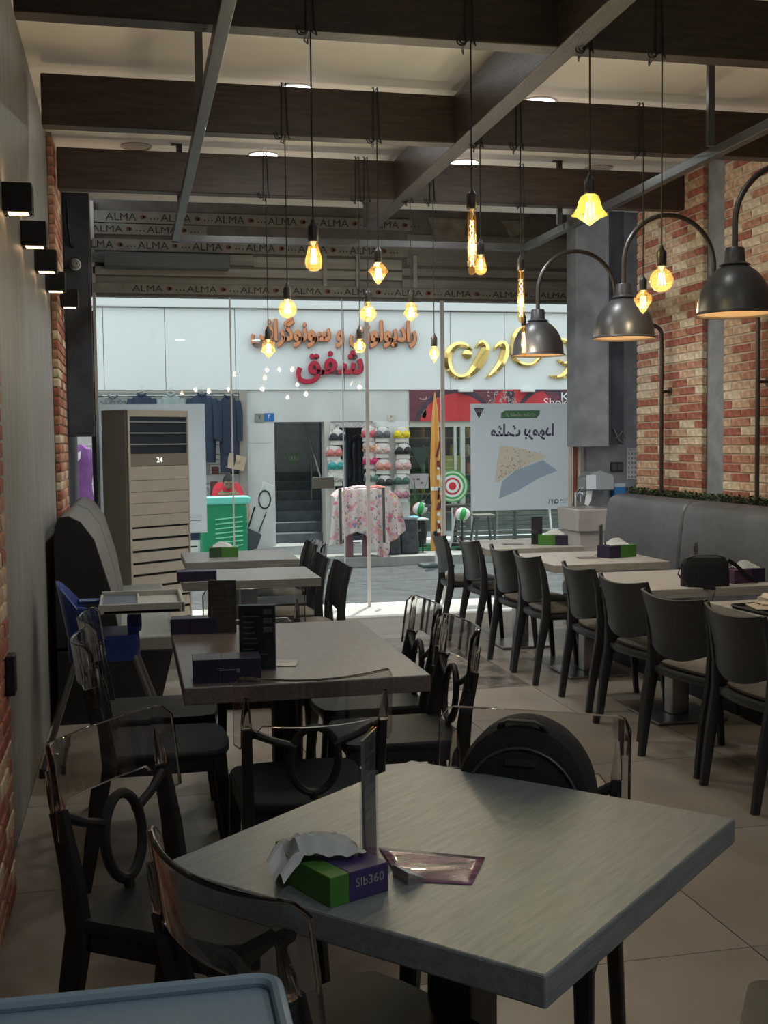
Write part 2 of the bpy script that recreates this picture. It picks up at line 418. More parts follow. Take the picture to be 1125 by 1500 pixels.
# downlights and speakers
DLM = mat('downlight_diffuser', (1, 1, 1), .5, emit=(.92, .97, 1), estr=9)
def downlight(x, y, lab, pw=15):
    t = thing('ceiling_light', lab, 'ceiling light', (x, y, CZ), 0, 'recessed ceiling lights')
    G().lathe([(.104, 0), (.108, -.006), (.100, -.010), (.092, -.006), (.092, .0)], n=32, cap=False).build('trim_ring', WHITE, t)
    G().lathe([(.001, -.004), (.092, -.004), (.092, -.002), (.001, -.002)], n=32, cap=False).build('diffuser', DLM, t)
    ld = bpy.data.lights.new('ceiling_lamp', 'AREA'); ld.shape = 'DISK'; ld.size = .17; ld.energy = pw; ld.color = (.90, .96, 1)
    lo = bpy.data.objects.new('ceiling_lamp', ld); COL.objects.link(lo); lo.parent = t; lo.location = (0, 0, -.015)
for x, y, lab in ((.91, 7.75, 'round white ceiling light, left one near the window'), (2.286, 7.72, 'round white ceiling light, right one near the window'),
                  (.92, 6.30, 'round white ceiling light half hidden above the middle beam, left one'), (2.30, 6.29, 'round white ceiling light half hidden above the middle beam, right one'),
                  (.92, 4.85, 'added unseen ceiling light above the brown table, left one'), (2.30, 4.85, 'added unseen ceiling light over the right tables, third from the window'),  # unseen pair above the frame, added to brighten the room
                  (.92, 2.6, 'added unseen fill light in the ceiling left of the near table'), (2.30, 2.6, 'added unseen fill light in the ceiling right of the near table'),  # added out-of-view pair, weak fill for the near table
                  (.92, -.6, 'added unseen fill light in the ceiling behind the viewer, left one'), (2.30, -.6, 'added unseen fill light in the ceiling behind the viewer, right one')): downlight(x, y, lab, 10 if y > 5 else 2 if y > 0 else 12)  # pair behind the viewer is added to light the faces turned to the camera
GRL = mat('speaker_grille', (.42, .38, .33), .7, noise=.4, nscale=300)
for x, y, lab in ((.085, 7.66, 'round ceiling speaker near the left wall'), (3.265, 7.71, 'round ceiling speaker near the right brick wall')):
    t = thing('ceiling_speaker', lab, 'speaker', (x, y, CZ), 0, 'ceiling speakers')
    G().lathe([(.098, 0), (.10, -.007), (.086, -.009), (.084, -.001)], n=32, cap=False).build('rim', mat('speaker_rim', (.48, .44, .38), .6), t)
    G().lathe([(.001, -.008), (.05, -.007), (.084, -.003), (.084, -.001), (.001, -.001)], n=32, cap=False).build('grille', GRL, t)

# left wall cube lamps
WARM = mat('lamp_slot', (1, .8, .5), .5, emit=(1, .62, .30), estr=5)
P0 = thing('wall_lamp', 'black cube wall lamp nearest the viewer, first in the row on the grey wall', 'wall lamp', (XL, 4.72, 2.46), 0, 'black cube wall lamps')
G().box((.055, 0, 0), (.11, .11, .11)).build('housing', BLACK, P0, False, .004)
for s in (-1, 1):
    G().box((.055, 0, s*.0555), (.075, .06, .002)).build('light_slot', WARM, P0, False)
def lampspots(t):
    for s in (-1, 1):
        ld = bpy.data.lights.new('wall_lamp_light', 'SPOT'); ld.energy = 1.5; ld.color = (1, .72, .42); ld.spot_size = R(50); ld.spot_blend = .6; ld.shadow_soft_size = .015
        lo = bpy.data.objects.new('wall_lamp_light', ld); COL.objects.link(lo); lo.parent = t; lo.location = (.05, 0, s*.07); lo.rotation_euler = (0 if s < 0 else PI, R(-10) if s < 0 else R(10), 0)
WL = [P0]
for y, nm in ((5.49, 'second'), (6.26, 'third'), (7.03, 'fourth')): WL.append(dup(P0, (XL, y, 2.46), 0, 'black cube wall lamp, %s in the row from the viewer' % nm))
WL.append(dup(P0, (XL+.04, 7.8, 2.46), 0, 'black cube wall lamp furthest from the viewer, on the narrow brick strip'))
for t in WL: lampspots(t)

# shopfront ---------------------------------------------------------
FRW = mat('white_frame', (.60, .57, .53), .4)
hd = struct(G().bx(-.45, 4.4, 10.32, 10.42, 2.80, 3.95).build('wall_front_header', mat('header_board', (.19, .17, .15), .8, noise=.15), None, False))
struct(G().bx(-.26, 3.7, 9.12, 9.16, 3.385, 3.43).build('trim_3', WHITE, None, False))
ALM = mat('printed_tape', (.27, .25, .21), .7, noise=.12, nscale=12); INK = mat('dark_print', (.045, .035, .035), .8); REDP = mat('red_print', (.20, .07, .06), .8)
PLK = mat('grey_plank', (.26, .245, .215), .7, noise=.15, nscale=6, stretch=(.3, 1, 6)); PLKL = mat('pale_plank', (.36, .34, .30), .7, noise=.15, nscale=6, stretch=(.3, 1, 6))
def almarow(x0, x1, z, h, yb, n0):
    G().bx(x0, x1, yb-.012, yb, z-h/2, z+h/2).build('tape_strip', ALM, hd, False)
    x = x0+n0
    while x < x1-.25:
        lettering('lettering', 'ALMA', INK, .11, (x+.13, yb-.0135, z), parent=hd, width=.26, height=h*.62, depth=.0006)
        g = G(); g.lathe([(.001, -.001), (.02, -.001), (.02, .001), (.001, .001)], (0, 0, 0), 12, cap=False, M=Matrix.Rotation(PI/2, 3, 'X'))
        g.lathe([(.001, -.001), (.015, -.001), (.015, .001), (.001, .001)], (.018, 0, 0), 12, cap=False, M=Matrix.Rotation(PI/2, 3, 'X'))
        o = g.build('fruit_mark', REDP, hd, False); o.location = (x+.31, yb-.013, z)
        o = G().box((.0, 0, 0), (.012, .001, .012)).box((.03, 0, 0), (.012, .001, .012)).box((.06, 0, 0), (.012, .001, .012)).build('dots', INK, hd, False); o.location = (x+.38, yb-.013, z-.012)
        x += .465
yb = 10.32
almarow(-.28, 2.55, 3.475, .10, yb-.02, .12); almarow(-.28, .70, 3.37, .09, yb-.024, -.0); almarow(-.28, 2.5, 3.235, .10, yb-.03, -.08)
almarow(-.28, 4.1, 2.865, .085, yb-.03, .33)
for (x0, x1, z0, z1, m, d) in ((-.28, 1.1, 3.08, 3.17, PLK, .05), (1.1, 2.45, 3.07, 3.16, PLKL, .03), (-.28, 2.45, 2.98, 3.05, PLKL, .04), (-.28, 2.45, 2.91, 2.965, PLK, .02), (2.45, 4.1, 3.02, 3.09, PLK, .03), (2.45, 4.1, 2.91, 2.99, PLK, .045), (2.5, 4.1, 3.12, 3.40, PLK, .015)):
    G().bx(x0, x1, yb-d, yb, z0, z1).build('plank', m, hd, False, .003)
for x in (1.72, 2.02, 2.55): G().bx(x, x+.035, yb-.06, yb, 2.91, 3.2).build('bracket', PLKL, hd, False)
g = G()
for p in (((2.70, 3.55), (2.78, 3.35), (2.90, 3.40), (3.02, 3.30), (3.08, 3.55)), ((3.4, 3.55), (3.5, 3.38), (3.6, 3.45), (3.65, 3.55))): g.prism(list(p), yb-.02, yb-.014)
g.build('torn_paper', mat('torn_paper', (.30, .26, .21), .9, noise=.3), hd, False)
tag(G().bx(-.18, .88, 10.08, 10.26, 3.02, 3.145).build('air_curtain', mat('air_curtain', (.11, .125, .12), .5), None, True, .01), 'long grey air curtain box above the left glass', 'air curtain')

def window(nm, x0, x1, y=YG, z1=2.8, thick=.01):
    w = struct(G().bx(x0, x1, y-thick/2, y+thick/2, .015, z1).build(nm, GLASS, None, False)); return w
w1 = window('window_1', -.28, .885); d1 = window('door_1', .895, 2.10, YG-.03); d2 = window('door_2', 2.12, 2.815, YG-.03); w2 = window('window_2', 2.835, 4.3)
JN = mat('pale_joint', (.62, .56, .53), .35)
for par, x, w, y in ((w1, .888, .012, YG), (d1, 2.108, .03, YG-.03), (w2, 2.825, .035, YG), (d1, 1.885, .006, YG-.03)):
    G().bx(x-w/2, x+w/2, y-.014, y+.014, .013, 2.8).build('joint_strip', JN, par, False)
G().bx(-.285, -.26, YG-.02, YG+.02, .0, 3.6).build('frame_post', JN, w1, False)
for par, x in ((d1, 1.835), (d2, 2.235)):
    g = G().tube([(x, YG-.10, .60), (x, YG-.10, 1.10)], .017, 12)
    for z in (.68, 1.02): g.tube([(x, YG-.03, z), (x, YG-.10, z)], .009, 8)
    g.build('door_handle', STL, par)
G().bx(1.60, 1.79, YG-.055, YG-.005, 1.10, 1.205).build('lock_plate', mat('lock_plate', (.12, .12, .10), .4), d1, False, .004)

# posters on the glass
PAP = paper_mat('backlit_poster', (.74, .77, .80), .55)
PINK = mat('poster_ink', (.11, .10, .17), .8); PGR = mat('poster_green', (.14, .33, .19), .8)
pt = thing('poster', 'large pale poster of a cake slice seen from behind, mirrored Persian headline', 'poster', (3.572, YG-.02, 1.36))
G().bx(-.487, .487, -.001, .001, -.497, .497).build('sheet', PAP, pt, False)
def pz(dx, dz): return (dx, -.003, dz)
lettering('headline', arabic('مثلث برمودا'), PINK, .2, pz(.02, .235), parent=pt, width=.62, height=.155, bold=.006, mirror=True, depth=.0005)
G().prism([(-.19, .36), (.16, .36), (.19, .40), (.19, .435), (-.15, .435), (-.19, .41)], -.003, -.0022).build('banner', PGR, pt, False)
lettering('subtitle', arabic('از فضای مثلث'), PAPERW, .05, (.0, -.0042, .398), parent=pt, width=.28, height=.04, mirror=True, depth=.0003)
G().prism([(-.455, .46), (-.355, .46), (-.405, .36)], -.003, -.0022).build('triangle_mark', PINK, pt, False)
lettering('mark_letters', 'UU', PAPERW, .04, (-.405, -.0042, .435), parent=pt, width=.055, height=.028, depth=.0003)
def film(name, tint):
    m = pane_mat(name, tint, 0.0); nt = m.node_tree; mx = [x for x in nt.nodes if x.type == 'MIX_SHADER'][0]
    for l in list(nt.links):
        if l.to_socket == mx.inputs[0]: nt.links.remove(l)
    mx.inputs[0].default_value = 0; return m
SLICE = film('crumb_slice', (1.0, .93, .84)); PINKP = film('print_shade', (.80, .83, .87)); CRF = film('crumb_dark', (.80, .68, .58))
g = G(); rr = random.Random(12)
for k in range(120):
    u, v = rr.random(), rr.random(); z = -.19+.27*u; x0_ = -.235+.04*u; x1_ = -.20+.42*(u**.6); x = x0_+.02+(x1_-x0_-.04)*v+(.03 if u > .8 else 0)
    if z > .085-.2*max(0, x): continue
    g.box((x, -.0036, z), (rr.uniform(.004, .012), .0006, rr.uniform(.003, .008)), M=Matrix.Rotation(rr.uniform(0, 3), 3, 'Y'))
g.build('crumbs_print', CRF, pt, False)
G().prism([(-.20, .109), (-.02, .087), (.11, .048), (.26, .009), (.222, -.024), (-.044, -.113), (-.222, -.235), (-.258, -.235), (-.233, -.069)], -.003, -.0022).build('cake_print', SLICE, pt, False)
G().prism([(-.183, -.224), (-.044, -.120), (.222, -.032), (.26, -.06), (.366, -.135), (.178, -.202), (-.022, -.313), (-.216, -.39)], -.0021, -.0015).build('slice_side_print', PINKP, pt, False)
lettering('number', '۱۴۱۰', PINK, .06, pz(.30, -.425), parent=pt, width=.09, height=.045, mirror=True, depth=.0004)
g = G().lathe([(.013, -.0005), (.022, -.0005), (.022, .0005), (.013, .0005)], (0, 0, 0), 20, cap=False, M=Matrix.Rotation(PI/2, 3, 'X')); o = g.build('round_mark', PINK, pt, False); o.location = pz(.355, -.425)
o = G().box((0, 0, .012), (.08, .001, .008)).box((0, 0, -.01), (.07, .001, .004)).build('small_print', PINK, pt, False); o.location = pz(.43, -.425)
pt2 = thing('poster', 'large pale grey-blue blank poster on the left glass behind the air conditioner', 'poster', (.19, YG-.02, 1.3))
G().bx(-.46, .46, -.001, .001, -.57, .565).build('sheet', PAP, pt2, False)
lettering('small_print', arabic('پیتزا'), PINK, .05, (.36, -.003, -.45), parent=pt2, width=.13, height=.03, mirror=True, depth=.0004) if False else None
o = G().box((.34, -.003, -.43), (.15, .001, .006)).box((.34, -.003, -.46), (.13, .001, .004)).build('small_print', PINK, pt2, False)
st = thing('window_sticker', 'dark green downward triangle sticker on the glass door', 'sticker', tuple(on(430, 676, 'y', YG-.042)))
G().prism([(-.085, .075), (.085, .075), (0, -.075)], -.001, .001).build('triangle', mat('sticker_green', (.03, .07, .05), .6), st, False)
lettering('letters', 'UUU', mat('sticker_print', (.18, .24, .2), .6), .05, (0, -.002, .03), parent=st, width=.08, height=.035, depth=.0004)

# ================================================================== FURNITURE
def oval(cx, cy, rx, ry, n): return [(cx+rx*math.cos(2*PI*k/n), cy+ry*math.sin(2*PI*k/n)) for k in range(n)]
def rrect(x0, x1, y0, y1, r, n=5):
    out = []
    for cx, cy, a0 in ((x1-r, y1-r, 0), (x0+r, y1-r, PI/2), (x0+r, y0+r, PI), (x1-r, y0+r, 1.5*PI)):
        for k in range(n+1): a = a0+PI/2*k/n; out.append((cx+r*math.cos(a), cy+r*math.sin(a)))
    return out
def seat_outline(wf, wb, yf, yb, r=.04):
    P = []
    for k in range(9):
        u = k/8; x = -wb+2*wb*u; P.append((x, yb-.028*(1-(2*u-1)**2)))
    P += [(wf-.01, yf-.05), (wf-.03, yf-.012)]
    for k in range(1, 6): u = k/6; P.append((wf-.05-2*(wf-.05)*u, yf+.012*math.sin(PI*u)))
    P += [(-wf+.03, yf-.012), (-wf+.01, yf-.05)]
    return P
def slab(poly, z0, z1, dome=0, inset=.02):
    """rounded slab from an outline"""
    cx = sum(p[0] for p in poly)/len(poly); cy = sum(p[1] for p in poly)/len(poly)
    def sc(k): return [(cx+(x-cx)*k, cy+(y-cy)*k) for x, y in poly]
    n = len(poly); rings = [(sc(1-inset), z0), (sc(1), z0+(z1-z0)*.3), (sc(1), z0+(z1-z0)*.7), (sc(1-inset), z1), (sc(.6), z1+dome), (sc(.25), z1+dome*1.15)]
    g = G(); vs = [(x, y, z) for r, z in rings for x, y in r]; fs = [tuple(reversed(range(n)))]
    for i in range(len(rings)-1): fs += [(i*n+k, i*n+(k+1) % n, (i+1)*n+(k+1) % n, (i+1)*n+k) for k in range(n)]
    fs.append(tuple(range((len(rings)-1)*n, len(rings)*n))); return g.add(vs, fs)

# dark chair with curved solid back (faces +Y) ----------------------
def make_dark_chair(label):
    t = thing('dining_chair', label, 'chair')
    for s in (-1, 1):
        G().bar([(s*.205, -.255, 0), (s*.205, -.225, .22), (s*.21, -.185, .42), (s*.215, -.185, .55), (s*.22, -.205, .69), (s*.222, -.235, .80)],
                [.026, .03, .034, .026, .022, .016], [.034, .044, .056, .046, .036, .022]).build('leg', CHAIR, t)
        G().bar([(s*.195, .215, 0), (s*.195, .195, .22), (s*.19, .18, .425)], [.024, .03, .038], [.028, .036, .046]).build('leg', CHAIR, t)
    def F(u, v):
        x = -.218+.436*u; q = 1-(2*u-1)**2
        zt = .80-.022*q; zb = .55-.055*q; z = zb+(zt-zb)*v
        y = -.19-.045*q-.055*max(0, (z-.55)/.25)**1.5
        return (x, y, z), (-.35*(2*u-1), 1, .2)
    G().shell(F, 14, 8, .012).build('backrest', CHAIR, t)
    st0 = slab(seat_outline(.22, .215, .215, -.19), .40, .432).build('seat', CHAIR, t)
    slab([(x*.88, y*.86+.015) for x, y in seat_outline(.22, .21, .215, -.20)], .432, .458, .012, .05).build('cushion', CUSH, st0)
    return t
# black chair with clear back panel and ring splat ------------------
def make_clear_chair(label):
    t = thing('clear_back_chair', label, 'chair')
    for s in (-1, 1):
        G().bar([(s*.205, -.275, 0), (s*.20, -.235, .22), (s*.195, -.20, .42), (s*.197, -.215, .55), (s*.20, -.245, .69)],
                [.03, .034, .036, .03, .026], [.04, .05, .058, .048, .04]).build('leg', BLACK, t)
        G().bar([(s*.195, .225, 0), (s*.19, .205, .22), (s*.185, .185, .43)], [.026, .034, .04], [.03, .04, .05]).build('leg', BLACK, t)
    ring = [(.072*math.cos(a), -.205-.028*(1-math.sin(a))*0-.02*((.57+.105*math.sin(a))-.45)/.2, (.575+.1*math.sin(a))) for a in [2*PI*k/28 for k in range(28)]]
    g = G().tube(ring, .0125, 8, closed=True)
    for s in (-1, 1): g.tube([(s*.19, -.236, .675), (s*.13, -.228, .645), (s*.058, -.224, .62)], [.014, .011, .012], 8)
    g.tube([(0, -.208, .482), (0, -.2, .43)], .013, 8)
    g.build('splat', BLACK, t)
    slab(seat_outline(.215, .21, .22, -.195), .425, .455, -.006).build('seat', BLACK, t)
    g = G()
    for a, b in (((-.19, -.17), (.19, -.17)), ((-.185, .18), (.185, .18)), ((-.19, -.17), (-.185, .18)), ((.19, -.17), (.185, .18))):
        g.bar([(a[0], a[1], .405), (b[0], b[1], .405)], [.045, .045], [.02, .02], up=(0, 1, 0) if a[1] != b[1] else (0, 0, 1)) if False else g.box(((a[0]+b[0])/2, (a[1]+b[1])/2, .405), (abs(a[0]-b[0])+.02, abs(a[1]-b[1])+.02, .05))
    g.build('seat_rail', BLACK, t, False, .004)
    def F(u, v):
        x = -.235+.47*u; q = 1-(2*u-1)**2; e = abs(2*u-1)
        zt = .845-.012*q-(.03*((e-.9)/.1)**2 if e > .9 else 0); zb = .70-.012*q-.085*(max(0, e-.72)/.28)**.5 if e > .72 else .70-.012*q
        if e > .92: zb += .02*((e-.92)/.08)**2
        z = zb+(zt-zb)*v
        y = -.225-.055*q-.28*(z-.62)**1.2*.6 if z > .62 else -.225-.055*q
        return (x, y+ (.018 if e > .9 else 0)*(e-.9)/.1, z), (-.45*(2*u-1), 1, .18)
    G().shell(F, 30, 8, .012).build('back_panel', GHOST, t, bevel=.004)
    for s in (-1, 1):
        G().bar([(s*.201, -.246, .692), (s*.203, -.255, .73), (s*.204, -.268, .78)], [.03, .026, .012], [.026, .02, .008]).build('clip', GHOST, t)
    return t

def face(dx, dy): return math.atan2(-dx, dy)
D0 = None; C0 = None
def dark(x, y, dx, dy, label, group):
    global D0
    if D0 is None: D0 = make_dark_chair(label); D0.location = (x, y, 0); D0.rotation_euler = (0, 0, face(dx, dy)); D0['group'] = group; return D0
    return dup(D0, (x, y, 0), face(dx, dy), label, group)
def clear(x, y, dx, dy, label, group):
    global C0
    if C0 is None: C0 = make_clear_chair(label); C0.location = (x, y, 0); C0.rotation_euler = (0, 0, face(dx, dy)); C0['group'] = group; return C0
    return dup(C0, (x, y, 0), face(dx, dy), label, group)
gr = 'dark dining chairs facing the wall benches'
dark(2.66, 4.32, 1, .02, 'dark curved-back chair at the right picture edge, pulled up to the food tray', gr)
dark(2.636, 4.873, 1, .2, 'dark curved-back chair second from the right edge, at the table with the black handbag', gr)
dark(2.68, 5.50, 1, .12, 'dark curved-back chair turned slightly, left end of the handbag table', gr)
dark(2.70, 6.12, 1, 0, 'dark curved-back chair at the far end of the handbag table', gr)
dark(2.66, 6.87, 1, 0, 'dark curved-back chair at the near end of the middle right table', gr)
dark(2.66, 7.36, 1, .06, 'dark curved-back chair at the far end of the middle right table', gr)
dark(2.64, 8.08, 1, 0, 'dark curved-back chair second nearest the glass front, right row', gr)
dark(2.56, 8.58, 1, -.1, 'dark curved-back chair nearest the glass front, right row', gr)
gl_ = 'dark chairs right of the two far left tables'
dark(.97, 6.66, -1, .0, 'dark chair nearest of three beside the far left tables', gl_)
dark(.93, 7.18, -1, .03, 'dark chair in the middle of three beside the far left tables', gl_)
dark(1.02, 8.15, -1, .0, 'dark chair furthest of three beside the far left tables', gl_)
gc = 'black chairs with clear backs'
clear(.14, 2.64, .81, -.58, 'clear-back black chair left of the near table, ring splat fully in view', gc)
clear(.345, 1.93, .9, .44, 'clear-back black chair closest to the viewer, tucked under the near table', gc)
clear(.82, 2.42, -.51, -.86, 'clear-back black chair holding the black backpack', gc)
clear(.50, 3.52, -.03, 1, 'clear-back black chair between the near table and the brown table', gc)
clear(.93, 4.62, -1, 0, 'clear-back black chair at the far right of the brown table', gc)
clear(.92, 4.07, -1, 0, 'clear-back black chair at the near right of the brown table', gc)
clear(.09, 4.66, 1, 0, 'clear-back black chair at the far left of the brown table', gc)
clear(.09, 4.14, 1, .0, 'clear-back black chair at the near left of the brown table', gc)
clear(.54, 5.04, 0, -1, 'clear-back black chair at the window end of the brown table', gc)
clear(.98, 7.70, -1, 0, 'clear-back black chair between dark chairs beside the far left tables', gc)

# tables ------------------------------------------------------------
def wood(name, c1, c2, st, ro=.38):
    return mat(name, c1, ro, col2=c2, nscale=7, stretch=st, bump=.12, bscale=30)
WN = wood('grey_green_wood', (.14, .163, .155), (.20, .22, .212), (1.2, 12, 12), .3)
WB = wood('brown_wood', (.11, .085, .075), (.16, .13, .115), (12, 1.2, 12), .28)
WG = wood('grey_wood', (.17, .165, .155), (.23, .225, .21), (1.2, 12, 12), .3)
WT = wood('beige_wood', (.33, .30, .265), (.42, .39, .35), (1.2, 12, 12), .35)
def table(name, label, x0, y0, w, d, rz, m, group=None, twin=False, legm=None, th=.05):
    t = thing('dining_table', label, 'table', (x0, y0, 0), rz, group)
    G().bx(-w/2, w/2, -d/2, d/2, .75-th, .75).build('tabletop', m, t, False, .004)
    G().prism(rrect(-.05, .05, -.05, .05, .008), .02, .75-th, 'xy').build('column', legm or STL, t)
    G().bx(-.2, .2, -.2, .2, 0.004, .016).build('base_plate', STL, t, False, .004)
    G().bx(-.15, .15, -.04, .04, .75-th-.02, .75-th).build('bracket', BLACK, t, False)
    if twin:
        for s in (-1, 1):
            G().box((0, s*.09, .34), (.045, .045, .64)).build('side_post', legm or STL, t, False, .003)
    return t
table('t', 'square grey-green wooden table in the foreground', .593, 2.055, .818, .775, R(42.5)+0, WN, twin=False, legm=mat('dark_bronze', (.10, .09, .08), .35, metal=.6))
table('t', 'long brown wooden table behind the foreground table', .54, 4.19, .79, 1.22, 0, WB, None, True, BLACK, .055)
table('t', 'grey table in the left row, nearer of the two by the window', .65, 6.70, .77, .62, 0, WG, 'grey tables by the window')
table('t', 'grey table in the left row closest to the glass front', .70, 7.84, .74, .72, 0, WG, 'grey tables by the window')
gtb = 'beige tables along the right bench'
table('t', 'beige table closest to the glass front, right row', 2.80, 8.08, .72, .74, 0, WT, gtb)
table('t', 'beige table with a green tissue box and small menu, middle of the right row', 2.88, 6.97, .76, .78, 0, WT, gtb)
table('t', 'beige table under the black handbag', 2.88, 5.73, .76, .80, 0, WT, gtb)
table('t', 'beige table under the food tray at the right edge', 2.98, 4.47, .76, .80, 0, WT, gtb)

# benches ------------------------------------------------------------
def bench(label, x, y0, y1, side, m, group, prof_back, prof_seat, base):
    """side +1: back towards +x"""
    t = thing('booth_bench', label, 'bench', (x, (y0+y1)/2, 0), 0, group); h = (y1-y0)/2-.004
    G().prism([(side*a, b) for a, b in prof_back], -h, h).build('backrest', m, t, True, .022, 3)
    G().prism([(side*a, b) for a, b in prof_seat], -h, h).build('seat', m, t, True, .018, 3)
    G().prism([(side*a, b) for a, b in base], -h+.01, h-.01).build('plinth', BLACKF, t, False, .003)
    return t
PB = [(.30, .40), (.33, .80), (.355, 1.02), (.38, 1.075), (.42, 1.10), (.50, 1.105), (.525, 1.09), (.53, 1.0), (.53, .40)]
PS = [(-.005, .36), (-.01, .44), (.02, .47), (.33, .46), (.33, .36)]
PL = [(.04, 0), (.0, .36), (.53, .40), (.53, 0)]
gb = 'charcoal benches along the right wall'
for y0, y1, lab in ((6.90, 8.13, 'charcoal high-backed bench at the window end of the right wall'), (5.62, 6.895, 'charcoal high-backed bench second from the window, right wall'),
                    (4.35, 5.615, 'charcoal high-backed bench third from the window, at the right picture edge'), (3.08, 4.345, 'charcoal high-backed bench nearest the viewer, right wall')):
    bench(lab, 3.15, y0, y1, 1, LEATHER, gb, PB, PS, PL)
PBL = [(-.26, .42), (-.21, .72), (-.13, 1.0), (-.06, 1.10), (.0, 1.13), (.05, 1.125), (.075, 1.08), (.083, 1.0), (.083, .42)]
def benchL(lab, y0, y1):
    t = thing('booth_bench', lab, 'bench', (-.33, (y0+y1)/2, 0), 0, 'brown-grey benches along the left wall'); h = (y1-y0)/2-.004
    G().prism([(-a, b) for a, b in PBL], -h+.012, h).build('backrest', LEATHB, t, True, .02, 3)
    G().prism([(-a, b) for a, b in PBL], -h, -h+.012).build('end_panel', BLACKF, t, True, .004)
    G().prism([(.2, .38), (.54, .38), (.56, .43), (.53, .47), (.2, .46)], -h, h).build('seat', mat('grey_green_leather', (.20, .205, .18), .45), t, True, .015, 3)
    G().prism([(-.08, 0), (.44, 0), (.535, .38), (.2, .40), (-.08, .40)], -h, h).build('plinth', BLACKF, t, False, .003)
benchL('brown-grey bench by the left wall, nearer one behind the blue high chair', 6.37, 7.60)
benchL('brown-grey bench by the left wall, further one next to the air conditioner', 7.605, 8.80)

# hedge strip behind the right benches ---------------------------------
LEAF = mat('artificial_leaf', (.045, .075, .03), .6, noise=.5, nscale=40)
hg = thing('artificial_hedge', 'low strip of artificial green foliage behind the right benches', 'hedge', (3.738, 5.7, 0))
G().bx(-.052, .05, -2.6, 2.5, 0, 1.09).build('planter_box', CONC, hg, False)
g = G(); rr = random.Random(3)
for k in range(9000):
    x = rr.uniform(-.052, .05); y = rr.uniform(-2.6, 2.54); z = 1.09+rr.uniform(0, .055)*(1-.4*abs(x)/.06)
    a = rr.uniform(0, 2*PI); L = rr.uniform(.012, .03); w = L*.28; up = rr.uniform(-.2, .9)*L; ca, sa = math.cos(a), math.sin(a)
    x = max(-.05+L, min(x, .05-L))
    g.add([(x, y, z), (x+ca*L*.5-sa*w, y+sa*L*.5+ca*w, z+up*.6), (x+ca*L, y+sa*L, z+up), (x+ca*L*.5+sa*w, y+sa*L*.5-ca*w, z+up*.6)], [(0, 1, 2, 3)])
g.build('foliage', LEAF, hg, False, kind='stuff', recalc=False)

# gooseneck dome lamps ---------------------------------------------------
DOME = mat('charcoal_dome', (.04, .04, .045), .35); DIN = mat('dome_inside', (.75, .62, .45), .6); POLE = mat('dark_iron', (.03, .022, .018), .4)
def dome(y, lab, xl=2.86, dz=0):
    t = thing('gooseneck_lamp', lab, 'lamp', (3.735, y, 1.1), 0, 'dark gooseneck dome lamps'); X = xl-3.735
    pts = [(0, 0, -.0), (0, 0, 1.10)]
    for k in range(1, 7): a = PI/2*k/6; pts.append((-.07+.07*math.cos(a), 0, 1.15+.07*math.sin(a)))
    pts += [(-.20, 0, 1.225)]
    x1 = X+.58
    for k in range(1, 6): a = PI/2*k/5; pts.append((x1+.06-.06*math.sin(a), 0, 1.285-.06*math.cos(a)))
    for k in range(0, 25): a = PI*k/24; pts.append((X+.29+.29*math.cos(a), 0, 1.44+.29*math.sin(a)))
    pts.append((X, 0, 1.31))
    G().tube(pts, .0145, 10).build('pole', POLE, t)
    G().tube([(0, 0, .75), (.065, 0, .75)], .01, 8).lathe([(.03, 0), (.03, .008)], (.062, 0, .75), 12, Matrix.Rotation(PI/2, 3, 'Y')).build('wall_bracket', POLE, t)
    H = .60+dz
    ou = [(.001, .325), (.042, .322), (.046, .315), (.05, .255), (.075, .24)]
    for k in range(11): a = R(72)-R(72)*k/10; ou.append((.178*math.cos(a)+.0*k, .015+.235*math.sin(a)))
    ou += [(.192, .004), (.19, 0)]
    G().lathe(ou, (X, 0, 1.0), 40, cap=False).build('shade', DOME, t)
    inn = [(.188, 0.001), (.176, .010)]+[(.172*math.cos(R(7.2*k)), .012+.226*math.sin(R(7.2*k))) for k in range(1, 11)]+[(.001, .238)]
    G().lathe(inn, (X, 0, 1.0), 40, cap=False, ).build('shade_lining', DIN, t, recalc=False)
    G().lathe([(.001, .02), (.02, .025), (.03, .05), (.03, .075), (.014, .11), (.014, .2), (.001, .2)], (X, 0, 1.0), 16).build('bulb', mat('frosted_bulb', (1, .9, .7), .5, emit=(1, .72, .42), estr=7), t)
    ld = bpy.data.lights.new('dome_light', 'SPOT'); ld.energy = 5; ld.color = (1, .86, .68); ld.spot_size = R(120); ld.spot_blend = .8; ld.shadow_soft_size = .04
    lo = bpy.data.objects.new('dome_light', ld); COL.objects.link(lo); lo.parent = t; lo.location = (X, 0, 1.0)
    return t
dome(7.68, 'dark gooseneck dome lamp furthest from the viewer, in front of the white sign', 2.80)
dome(6.38, 'dark gooseneck dome lamp in the middle of the three', 2.86)
dome(5.12, 'dark gooseneck dome lamp nearest the viewer, at the right edge', 2.87)

